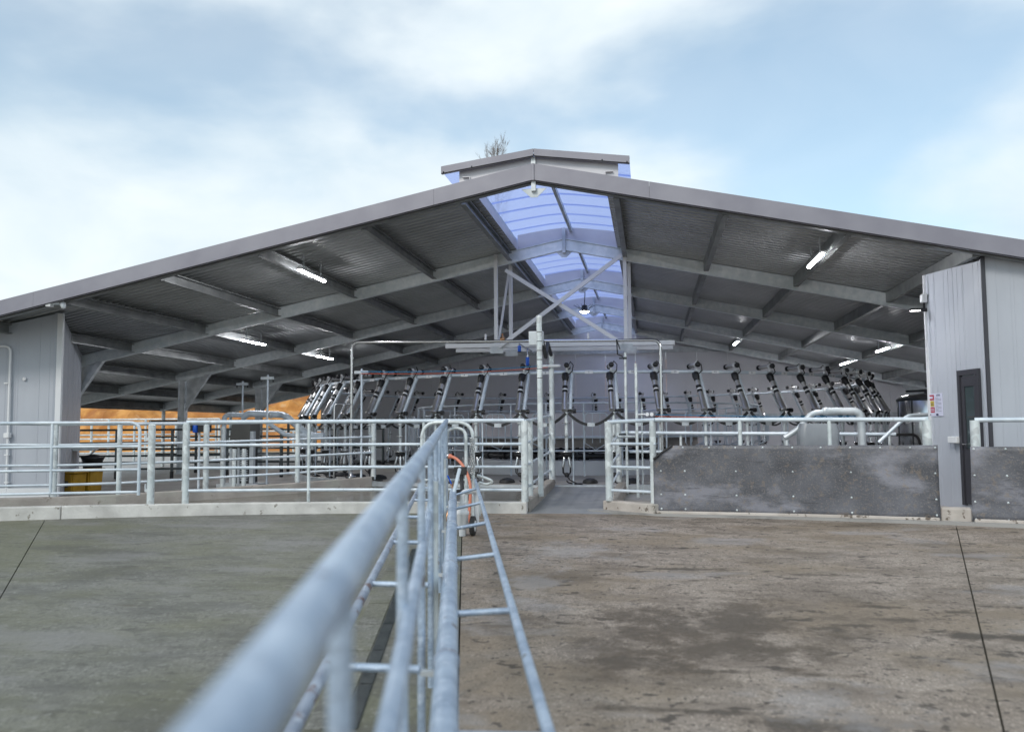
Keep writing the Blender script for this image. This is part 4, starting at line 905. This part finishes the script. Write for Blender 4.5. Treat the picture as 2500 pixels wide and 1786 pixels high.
# orange hose
q = [aty(1100, 1113, 12.35), aty(1113, 1118, 12.3), aty(1128, 1132, 12.25), aty(1142, 1158, 12.2), aty(1149, 1185, 12.15), V((aty(1149, 1185, 12.15).x, 12.1, gz(12.1)+.25)), V((aty(1149, 1185, 12.15).x-.02, 12.05, gz(12.)+.02))]
b = MB(); b.tube(bent(q, .1, 4), .022, 14); b.lathe(q[0]-V((.04, 0, 0)), (1, 0, -.1), [(.03, 0), (.036, .01), (.036, .05), (.03, .06)], 12)
hs = thing('hose', 'orange hose arching down at the far end of the near fence', 'hose', q[-1]); b.build('tube', 'hose', hs)
b = MB(); b.lathe(q[0]-V((.06, 0, -.004)), (1, 0, -.1), [(.022, 0), (.04, .01), (.04, .03), (.025, .04)], 12); b.build('coupling', 'steel', hs)
# valves with blue handles at the pipe end
def valve(px, py, Y, dx, dz_, label, pipe_to):
    p = aty(px, py, Y); t = thing('ball_valve', label, 'valve', p, None)
    b = MB(); e = p+V((dx, -.02, dz_)); b.bar(p, e, .036, .02); b.build('handle', 'blue', t, bevel=.006)
    b = MB(); b.tube([p+V((0, .0, 0)), pipe_to], .018, 10); b.lathe(p, (0, -1, 0), [(.022, -.02), (.022, .015), (.01, .02)], 10); b.build('valve_body', 'copper', t)
valve(1103, 1183, 11.5, -.055, .13, 'upper blue handled valve at the end of the wash pipe', P1+V((0, .05, .02)))
valve(1131, 1228, 11.0, -.06, -.19, 'lower blue handled valve beside the white pump housing', aty(1131, 1225, 11.3))
valve(1080, 1290, 9.9, .03, -.05, 'small blue handled valve low on the left of the wash pipe', onl(P0, pd, 10.0))
# white pump housing on wheels
wc = V((-2.28, 10.85, 0)); g = gz(wc.y)
pu = thing('wheeled_pump', 'dirty white wheeled pump housing at the far end of the near fence', 'pump', V((wc.x, wc.y, g)))
b = MB(); b.lathe((wc.x-.1, wc.y, g+.10), (0, 0, 1), [(.055, 0), (.075, .02), (.075, .16), (.085, .17), (.085, .2), (.06, .24), (.06, .32)], 16); b.build('housing', 'white', pu)
b = MB(); b.lathe((wc.x-.1, wc.y, g), (0, 0, 1), [(.045, 0), (.045, .1)], 12); b.build('foot', 'white', pu)
b = MB(); b.tube(bent([(wc.x-.1, wc.y, g+.42), (wc.x-.1, wc.y, g+.55), (wc.x+.03, wc.y+.25, g+.55), (wc.x+.03, wc.y+.25, g+.1)], .07), .035, 12); b.build('outlet_pipe', 'white', pu)
wx = V((wc.x+.03, wc.y+.02, g+.125)); b = MB(); b.lathe(wx-V((.03, 0, 0)), (1, 0, 0), [(.085, 0), (.12, .005), (.125, .015), (.125, .045), (.12, .055), (.085, .06)], 24); b.build('tyre', 'rubber', pu)
b = MB(); b.lathe(wx-V((.034, 0, 0)), (1, 0, 0), [(.03, 0), (.09, .006), (.09, .062), (.03, .068)], 20); b.build('rim', 'white', pu)
b = MB(); b.bar(V((wc.x-.1, wc.y, g+.125)), V((wc.x+.08, wc.y+.02, g+.125)), .03, .03); b.build('axle', 'galv', pu)
b = MB(); p = aty(1126, 1148, 11.6); b.box(p.x-.09, p.x+.07, p.y-.06, p.y+.06, p.z-.06, p.z+.05); b.tube([p+V((0, 0, -.05)), P1+V((.08, .2, 0)), P1], .03, 10)
tag(b.build('actuator', 'rubber', loc=p, bevel=.02, fix=True), 'dark actuator block above the end of the wash pipe', 'actuator')
p = aty(1122, 1145, 11.0); q = onl(Ca, cdv, 10.6); b = MB(); b.tube([V((p.x, 11.0, p.z)), V((p.x+.0, 10.6, p.z-.33)), V((p.x+.0, 10.6, gz(10.6)))], .024, 12); tag(b.build('stub_pipe', 'galvpipe', loc=(p.x, 10.8, 0)), 'short slanted galvanised pipe standing beside the wash pipe end', 'pipe')
# looped bumper rail
p0, p1 = aty(1168, 1160, 12.9), aty(1205, 1172, 12.9); b = MB(); b.tube(bent([p0+V((-.02, 0, .0)), p1+V((-.1, 0, .03)), p1+V((0, 0, -.02)), p1+V((-.12, .02, -.07)), p0+V((0, .02, -.09)), V((p0.x, 12.95, gz(12.9)))], .06), .022, 12); tag(b.build('bumper_loop', 'galvpost', loc=p0), 'small bent pipe loop just inside the kerb beyond the chain', 'pipe')

# ================================================================ EQUIPMENT AROUND THE PLATFORM
st = thing('stainless_pipe_frame', 'tall stainless pipe arch spanning in front of the platform', 'pipe', V((-6.15, 17.3, .3)))
a, c = aty(859, 835, 17.3), aty(1612, 830, 17.3)
MB().tube(bent([V((a.x, 17.3, .36)), V((a.x, 17.3, a.z)), V((c.x, 17.3, c.z)), V((c.x, 17.3, .03))], .16, 7), .03, 14).build('pipe', 'steel', st)
b = MB(); b.lathe((a.x, 17.3, .34), (0, 0, 1), [(.1, 0), (.1, .02), (.045, .03), (.045, .08)], 14); b.build('base_flange', 'steel', st)
for x, m_ in ((-3.3, 'white'), (-2.95, 'copper'), (-1.2, 'white')):
    z = a.z+(c.z-a.z)*(x-a.x)/(c.x-a.x); b = MB(); b.lathe((x, 17.3, z+.03), (0, 0, 1), [(.05 if m_ == 'copper' else .02, 0), (.05 if m_ == 'copper' else .022, .05), (.02, .06), (.022, .12)], 10); b.build('spray_fitting', m_, st)
# a return pipe on the left with a hooked end
p = aty(812, 985, 16.9); b = MB(); b.tube(bent([V((a.x, 17.25, p.z)), V((p.x, 17.0, p.z)), V((p.x, 17.0, 1.5))], .08), .018, 10); b.tube([V((p.x, 17.0, 1.5)), V((p.x, 17.0, .1))], .016, 10)
tag(b.build('drop_pipe', 'steel', loc=(p.x, 17, .1)), 'thin stainless drop pipe hooked onto the left leg of the pipe arch', 'pipe')
# poles with cross plates
def tpole(px, ytop, Y, label, zb0=.1, w=.30, par=None, r=.022):
    p = aty(px, ytop, Y); t = thing('marker_pole', label, 'pole', V((p.x, Y, zb0)), 'poles carrying the cords')
    MB().tube([V((p.x, Y, zb0)), p], r, 10).build('pole', 'galvpipe', t)
    b = MB(); b.box(p.x-w/2, p.x+w/2, Y-.03, Y-.022, p.z-.10, p.z-.04); b.build('cross_plate', 'galv', t)
    for s in (-1, 1):
        b = MB(); b.bar((p.x+s*w*.45, Y-.026, p.z-.10), (p.x+s*w*.45, Y-.026, p.z-.16), .02, .02, (0, 1, 0)); b.build('cord_guide', 'black', t)
    return p
t1 = tpole(593, 930, 19.2, 'thin pole with cross plate beside the grey cabinet, further left')
t2 = tpole(654, 915, 17.6, 'thin pole with cross plate right of the shed column behind the ducts')
t3 = tpole(883, 900, 16.9, 'thin pole with cross plate just right of the pipe arch leg', .1, .3)
# cords round the near side of the ring
for col, dz, lab in (('redcord', .0, 'red cord strung along the near left side of the platform rail'), ('bluecord', .04, 'blue cord strung along the near left side of the platform rail')):
    pts = [V((t3.x, 16.85, t3.z-.10+dz))]
    e = V((pB.x-.05, 16.75, zz-.03+dz)); n = 14
    for k in range(1, n+1):
        s = k/n; p = pts[0].lerp(e, s); p.z -= .05*math.sin(PI*s); pts.append(p)
    b = MB(); b.tube(pts, .007, 6); tag(b.build('cord', col, loc=pts[0]), lab, 'cord', 'cords round the platform')
for col, dz, lab in (('bluecord', .0, 'blue cord stretched low in front of the right side of the platform'), ('redcord', -.03, 'red cord stretched low in front of the right side of the platform')):
    p, q = aty(1600, 1012, 16.2), aty(2110, 1016, 16.6); b = MB(); b.tube([p+V((0, 0, dz)), p.lerp(q, .5)+V((0, 0, dz-.02)), q+V((0, 0, dz))], .006, 6); tag(b.build('cord', col, loc=p), lab, 'cord', 'cords round the platform')
# poles at the right of the race
p = aty(1526, 860, 16.3); sp_ = thing('sensor_pole', 'white painted sensor pole with clamps right of the entrance race', 'pole', V((p.x, 16.3, .1)))
MB().tube([V((p.x, 16.3, .1)), p], .026, 12).build('pole', 'galvpost', sp_)
for py in (874, 1060, 1088):
    q = aty(1526, py, 16.3); b = MB(); b.lathe(q, (0, 0, 1), [(.034, -.02), (.034, .02)], 12); b.bar(q+V((-.11, 0, 0)), q+V((.03, 0, 0)), .03, .03); b.build('clamp', 'dark', sp_)
b = MB(); q = aty(1514, 868, 16.3); b.tube([q+V((.05, 0, -.02)), q+V((-.05, 0, .03)), q+V((-.06, 0, .3)), V((-.6, 18.05, 2.95))], .012, 6); b.build('cable', 'black', sp_)
p = aty(1552, 887, 15.8); s2 = thing('sensor_pole', 'taller white pole with two arms beside the sensor pole', 'pole', V((p.x, 15.8, .05)))
MB().tube([V((p.x, 15.8, .05)), p], .026, 12).build('pole', 'galvpost', s2)
for py in (1065, 1145):
    q = aty(1552, py, 15.8); b = MB(); b.tube([q, q+V((-.32, .3, 0))], .02, 10); b.build('arm', 'galvpost', s2)
q = aty(1580, 1011, 15.8); b = MB(); b.tube([V((p.x, 15.8, q.z)), V((q.x+.02, 15.8, q.z))], .014, 8); b.lathe(q+V((.08, 0, 0)), (0, -1, 0), [(.035, 0), (.035, .02)], 12); b.lathe(q+V((.0, 0, 0)), (0, -1, 0), [(.035, 0), (.035, .02)], 12); b.build('pulley_bracket', 'white', s2)
p = aty(1566, 980, 16.0); b = MB(); b.tube([V((p.x, 16.0, .1)), p], .016, 10); tag(b.build('thin_pole', 'galvpost', loc=(p.x, 16, .1)), 'thin short pole right of the taller white pole', 'pole')
# big duct, vinyl covered motor and pipes behind the matting
Y = 14.5; du = thing('galvanised_duct', 'galvanised duct elbow rising behind the matting on the right', 'duct', V((3.31, Y, .03)))
z1 = aty(2080, 1003, Y).z; x1 = aty(2103, 1040, Y).x; x0 = aty(1990, 1005, Y).x; x00 = aty(1945, 1060, Y).x
MB().tube(bent([V((x1, Y, .03)), V((x1, Y, z1)), V((x0+.15, Y, z1))], .14, 7), .062, 18).build('duct_pipe', 'galv', du)
MB().tube(bent([V((x0+.16, Y, z1-.01)), V((x0-.05, Y, z1-.02)), V((x00, Y-.05, z1-.3)), V((x00-.2, Y-.05, z1-.42))], .12, 6), .045, 14).build('duct_pipe', 'galv', du)
b = MB(); b.lathe((x0+.15, Y, z1), (1, 0, 0), [(.05, -.04), (.066, -.02), (.066, .03), (.062, .04)], 16); b.build('joint_collar', 'galv', du)
p, q = aty(1948, 1034, 14.3), aty(2046, 1085, 14.3)
cv = thing('covered_motor', 'grey vinyl covered motor behind the matting beside the duct', 'motor', V(((p.x+q.x)/2, 14.3, .03)))
b = MB(); x_0, x_1, z_0, z_1 = p.x, q.x, .35, p.z; vs = []; fs = []; nx_, nz_ = 14, 8
import mathutils
per = [(-1, -1), (1, -1), (1, 1), (-1, 1)]; ringn = 40
for j in range(nz_+1):
    z = z_0+(z_1-z_0)*j/nz_; ins = .0 if j < nz_ else .04
    for k in range(ringn):
        a = 2*PI*k/ringn; cx_ = math.copysign(abs(math.cos(a))**.35, math.cos(a)); cy_ = math.copysign(abs(math.sin(a))**.35, math.sin(a))
        nn = mathutils.noise.noise(V((cx_*2.1, cy_*2.1, z*4)))*.025
        vs.append(((x_0+x_1)/2+cx_*((x_1-x_0)/2-ins+nn), 14.3+cy_*(.2-ins+nn), z+nn*.6))
for j in range(nz_):
    for k in range(ringn): k2 = (k+1) % ringn; fs.append((j*ringn+k, j*ringn+k2, (j+1)*ringn+k2, (j+1)*ringn+k))
b.add(vs, fs, True); b.add(vs[-ringn:], [tuple(range(ringn))]); b.build('vinyl_cover', 'tarp', cv)
b = MB(); b.box(x_0+.08, x_1-.08, 14.18, 14.42, .03, .40); b.build('motor_base', 'dark', cv)
b = MB(); b.tube([V(((x_0+x_1)/2+.05, 14.25, z_1-.01)), V(((x_0+x_1)/2+.11, 14.22, z_1+.03)), V(((x_0+x_1)/2+.15, 14.25, z_1-.01))], .012, 7); b.build('strap_loop', 'black', cv)
# vat
vt = thing('steel_vat', 'tall stainless milk vat standing behind the right wall edge', 'tank', V((6.15, 20, .1)))
b = MB(); b.lathe((6.15, 20, .1), (0, 0, 1), [(.78, 0), (.8, .02), (.8, 1.78), (.79, 1.8), (.7, 1.86), (.1, 1.93)], 40); b.build('tank_body', 'steel', vt)
b = MB(); b.lathe((6.15, 20, 1.86), (0, 0, 1), [(.805, -.02), (.815, -.01), (.815, .02), (.80, .03)], 40); b.build('rim_band', 'dark', vt)
for k in range(10):
    a = 2*PI*k/10; b = MB(); b.bar((6.15+.803*math.cos(a), 20+.803*math.sin(a), .15), (6.15+.803*math.cos(a), 20+.803*math.sin(a), 1.85), .03, .012, (math.cos(a), math.sin(a), 0)); b.build('seam', 'dark', vt)
b = MB(); b.bar((5.5, 19.9, 2.05), (6.7, 19.9, 2.09), .06, .05); b.tube([(5.9, 19.9, 1.9), (5.9, 19.9, 2.05)], .03, 8); b.tube([(6.4, 19.9, 1.9), (6.4, 19.9, 2.08)], .03, 8); b.build('agitator_beam', 'dark', vt)
Y = 15.6; a, c, e = aty(2160, 1062, Y), aty(2215, 1014, Y), aty(2262, 1010, Y)
b = MB(); b.tube(bent([a+V((-.1, 0, -.12)), c, e+V((.3, .3, 0))], .12), .032, 12); tag(b.build('slanted_pipe', 'galvpipe', loc=a), 'slanted galvanised pipe in front of the steel vat', 'pipe')
Y = 16.5; a, c = aty(2120, 1062, Y), aty(2240, 1060, Y)
b = MB(); b.tube(bent([a, c, c+V((.12, .05, -.5))], .12), .026, 10); tag(b.build('black_pipe', 'black', loc=a), 'black bent hose pipe low in front of the steel vat', 'pipe')
# drain pit grate by the entrance
b = MB(); b.box(-.42, -.02, 14.0, 15.4, .03, .046); pit = tag(b.build('sump_cover', 'kerbdull', loc=(-.2, 14.7, .03)), 'small concrete sump cover behind the splashed kerb', 'cover')

# ================================================================ LEFT INTERIOR
cab = thing('plate_cooler', 'grey plate cooler cabinet with louvred side between two pipe legs', 'cooler', V((-8.75, 17.4, .1)))
x0, x1 = aty(556, 1100, 17.4).x, aty(612, 1100, 17.4).x; zt6 = aty(580, 1030, 17.4).z
b = MB(); b.prism([V((x0+.04, 17.34, .95)), V((x1, 17.34, .95)), V((x1, 17.34, zt6)), V((x0+.12, 17.34, zt6))], (0, .5, 0)); b.build('hood', 'boardgrey', cab, bevel=.012)
b = MB(); b.box(x0+.1, x1-.03, 17.4, 17.8, .2, .949); b.build('body', 'dark', cab)
for k in range(14):
    z = .25+.048*k; b = MB(); b.box(x0+.30, x1-.06, 17.375, 17.398, z, z+.026); b.build('louvre', 'galv', cab)
for x in (x0+.06, x0+.24): 
    b = MB(); b.box(x, x+.05, 17.36, 17.39, .18, 1.0); b.build('frame_bar', 'galv', cab)
b = MB(); b.box(x1-.01, x1+.08, 17.36, 17.46, .2, 1.30); b.build('frame_bar', 'galv', cab)
b = MB(); b.box(x0-.2, x1+.2, 17.3, 17.9, .1, .19); b.build('base_tray', 'galv', cab)
XB0 = aty(572, 1100, 16.4).x
for x in (XB0, aty(596, 1100, 16.4).x):
    b = MB(); b.tube([V((x, 16.4, .1)), V((x, 16.4, .95))], .045, 14); tag(b.build('bollard', 'galvpost', loc=(x, 16.4, .1)), 'short galvanised bollard in front of the plate cooler, ' + ('left one' if x == XB0 else 'right one'), 'bollard', 'bollards before the cooler')
for px in (544,):
    x = aty(px, 1100, 16.9).x; b = MB(); b.tube([V((x, 16.9, .1)), V((x, 16.9, 1.40))], .05, 14); tag(b.build('bollard', 'galvpost', loc=(x, 16.9, .1)), 'taller galvanised post left of the plate cooler', 'bollard')
dk = thing('vacuum_duct', 'long grey duct above the second fence running to the platform', 'duct', aty(545, 1015, 18.5))
a, m_, e = aty(547, 1020, 18.5), aty(566, 1012, 18.5), aty(600, 1010, 18.5)
MB().tube(bent([V((a.x, 18.5, .1)), V((a.x, 18.5, m_.z)), aty(602, 1013, 18.5)], .14), .055, 14).build('duct_pipe', 'galvpipe', dk)
MB().tube(bent([aty(592, 1019, 18.4), aty(606, 1009, 18.4), aty(690, 1012, 18.4), aty(700, 1017, 18.3), aty(752, 1062, 18.1), aty(790, 1064, 18.0)], .1), .075, 16).build('duct_pipe', 'galvpipe', dk)
MB().tube(bent([aty(645, 1026, 18.0), aty(696, 1061, 18.0), aty(790, 1066, 17.9)], .1), .05, 12).build('duct_pipe', 'galvpipe', dk)
b = MB(); p = aty(662, 1012, 18.4); b.lathe(p, (1, 0, 0), [(.078, -.03), (.085, -.02), (.085, .02), (.078, .03)], 16); b.build('joint_collar', 'galv', dk)
# blue and black pump unit on the second fence
p = aty(478, 1042, 16.0); pm_ = thing('pump_unit', 'small blue and black pump unit fixed above the second fence', 'pump', V((p.x, 16, .1)))
b = MB(); b.lathe(p+V((0, 0, -.11)), (0, 0, 1), [(.05, 0), (.06, .02), (.06, .18), (.04, .2)], 14); b.build('motor', 'blue', pm_)
b = MB(); b.box(p.x+.08, p.x+.28, 15.92, 16.12, p.z-.1, p.z+.09); b.box(p.x-.13, p.x-.05, 15.96, 16.06, p.z-.08, p.z+.08); b.build('casing', 'black', pm_, bevel=.015)
b = MB(); b.bar((p.x-.1, 16.02, p.z-.02), (p.x+.1, 16.02, p.z-.02), .05, .05); b.tube([V((p.x+.05, 16.05, .1)), V((p.x+.05, 16.05, p.z))], .025, 10); b.build('stand', 'galvpipe', pm_)
# yellow crates, black bin
def crate(px0, px1, y0, y1, Y, label):
    p, q = aty(px0, y1, Y), aty(px1, y0, Y); t = thing('plastic_crate', label, 'crate', V(((p.x+q.x)/2, Y, .1)), 'yellow crates at the store room')
    w, z = q.x-p.x, q.z; b = MB(); i = .035
    b.prism([V((p.x+i, Y, .1)), V((q.x-i, Y, .1)), V((q.x, Y, z)), V((p.x, Y, z))], (0, .4, 0)); b.build('box', 'yellow', t, bevel=.02)
    b = MB(); b.box(p.x-.03, q.x+.03, Y-.03, Y+.43, z+.002, z+.05); b.build('lid', 'yellow', t, bevel=.015)
    for s in (.22, .78):
        b = MB(); x = p.x+w*s; b.box(x-.03, x+.03, Y-.03, Y-.001, .14, z-.02); b.build('rib', 'yellow', t)
    b = MB(); b.box(p.x+w*.35, p.x+w*.65, Y-.012, Y+.001, .22, z-.14); b.build('label_plate', 'boardgrey', t)
crate(143, 181, 1156, 1199, 15.6, 'yellow plastic crate by the store room, left and nearer one')
crate(183, 223, 1150, 1192, 16.1, 'yellow plastic crate with dark label by the store room, right one')
p, q = aty(208, 1190, 17.0), aty(243, 1120, 17.0); bn = thing('waste_bin', 'tall black plastic bin beside the yellow crates', 'bin', V(((p.x+q.x)/2, 17, .1)))
b = MB(); cx_ = (p.x+q.x)/2; b.lathe((cx_, 17, .1), (0, 0, 1), [(.15, 0), (.16, .02), (.2, .60), (.22, .61), (.22, .64)], 20); b.build('body', 'black', bn)
b = MB(); b.lathe((cx_, 17, .742), (0, 0, 1), [(.23, 0), (.24, .02), (.2, .06), (.05, .09)], 20); b.build('lid', 'black', bn)
# dark holding pens inside, pale pens outside
def pen(name, label, pts, zs, r, mats, npost, zb0=.1, group=None, feet=True):
    P = [V(p) for p in pts]; rails = [([V((p.x, p.y, z)) for p in P], r) for z in zs]; posts = []
    for i in range(len(P)-1):
        for k in range(npost+(1 if i == len(P)-2 else 0)):
            s = k/npost; q = P[i].lerp(P[i+1], s); posts.append((V((q.x, q.y, zb0)), V((q.x, q.y, zs[-1]+.02)), r*1.5))
    t = fence(name, label, rails, posts, 'pen', group, mats)
    if feet:
        for a, c, rr in posts:
            b = MB(); b.lathe(a, (0, 0, 1), [(rr*1.25, 0), (rr*1.25, .18)], 10); b.build('foot_sleeve', 'black', t)
    return t
dm = ('darkpipe', 'darkpipe')
pen('holding_pen', 'dark pipe holding pen inside the shed behind the left gate, nearest row', [(-15.0, 20.2, 0), (-9.6, 21.6, 0)], (.35, .52, .69, .86, 1.03, 1.36), .026, dm, 4)
pen('holding_pen', 'dark pipe holding pen inside the shed, row in front of the second column', [(-14.6, 23.6, 0), (-9.2, 24.4, 0)], (.4, .65, .9, 1.15, 1.62), .026, dm, 4)
pen('holding_pen', 'dark pipe railing beyond the column right of the plate cooler', [(-11.8, 26.5, 0), (-8.6, 27.2, 0)], (.75, 1.35), .028, dm, 3)
pen('outdoor_pen', 'pale galvanised yard railing outside the shed against the clay bank', [(-24, 29, .0), (-17.5, 33, 0)], (.5, .85, 1.2, 1.6), .03, ('galvpost', 'galvpost'), 5, -.1, None, False)
pen('outdoor_pen', 'pale galvanised loading ramp railing on the far left outside', [(-30, 36, 0), (-20, 38, 0)], (.6, 1.0, 1.4, 1.9), .035, ('galvpost', 'galvpost'), 6, -.2, None, False)
pen('outdoor_pen', 'pale galvanised railing outside beyond the plate cooler', [(-19, 40, 0), (-13, 43, 0)], (.5, .9, 1.3), .035, ('galvpost', 'galvpost'), 4, -.2, None, False)
b = MB(); b.prism([V((-60, 14, -.28)), V((-16.5, 14, -.28)), V((-16.5, 62, -.28)), V((-60, 62, -.28))], (0, 0, .2)); struct(b.build('outer_yard', 'ground'))

# ================================================================ CLAY BANK AND TREE
b = MB(); vs = []; fs = []; nx_, ny_ = 150, 46
for i in range(nx_+1):
    x = -95+100*i/nx_
    for j in range(ny_+1):
        t = j/ny_; y0 = 56+.10*(x+30); y = y0+t*24
        z = -.3+8.0*(t**.8)
        w = V((x*.22, y*.22, .3)); z += (mathutils.noise.fractal(w, .9, 2.1, 5)*1.5+mathutils.noise.fractal(w*3.3, .8, 2., 4)*.45)*min(1, t*4+.08)
        yy = y+mathutils.noise.noise(w*2.7)*.8
        vs.append((x, yy, z))
for i in range(nx_):
    for j in range(ny_): a = i*(ny_+1)+j; fs.append((a, a+ny_+1, a+ny_+2, a+1))
b.add(vs, fs, False); struct(b.build('clay_bank', 'clay', fix=True))
for k in range(60):                         # loose lumps on the bank face
    pass
# bare tree behind the ridge
def tree(base, H):
    t = thing('bare_tree', 'leafless tree whose twiggy top shows above the shed ridge', 'tree', base); rnd = random.Random(11)
    tr = MB(); tw = MB(); B = Vv(base)
    tr.tube([B, B+V((.05, 0, H*.25)), B+V((-.05, .05, H*.5)), B+V((.05, 0, H*.75)), B+V((0, 0, H*.97))], .20, 9, r2=.02); tr.build('trunk', 'bark', t)
    def grow(mb, p, d, L_, r, depth):
        q = p+d*L_*.5+V((rnd.uniform(-1, 1), rnd.uniform(-1, 1), .3))*L_*.05; e = p+d*L_
        mb.tube([p, q, e], r, 5, r2=r*.45, caps=False)
        if depth > 0:
            for k in range(4 if depth > 1 else 5):
                s = rnd.uniform(.35, 1.0); st_ = p+d*L_*s; nd = (d+V((rnd.uniform(-1, 1), rnd.uniform(-1, 1), rnd.uniform(.2, .9)))*.55).normalized()
                grow(mb, st_, nd, L_*rnd.uniform(.42, .62), r*.5, depth-1)
    for k in range(46):
        f_ = k/45; h = H*(.52+.40*f_); a = k*2.4
        d = V((math.cos(a)*.42, math.sin(a)*.42, 1)).normalized()
        mb = MB(); grow(mb, B+V((0, 0, h)), d, min(1.35, (1-f_)*7+.5), .017, 3); mb.build('branch', 'bark', t)
    return t
tree((-7.9, 45, -.3), 17.6)
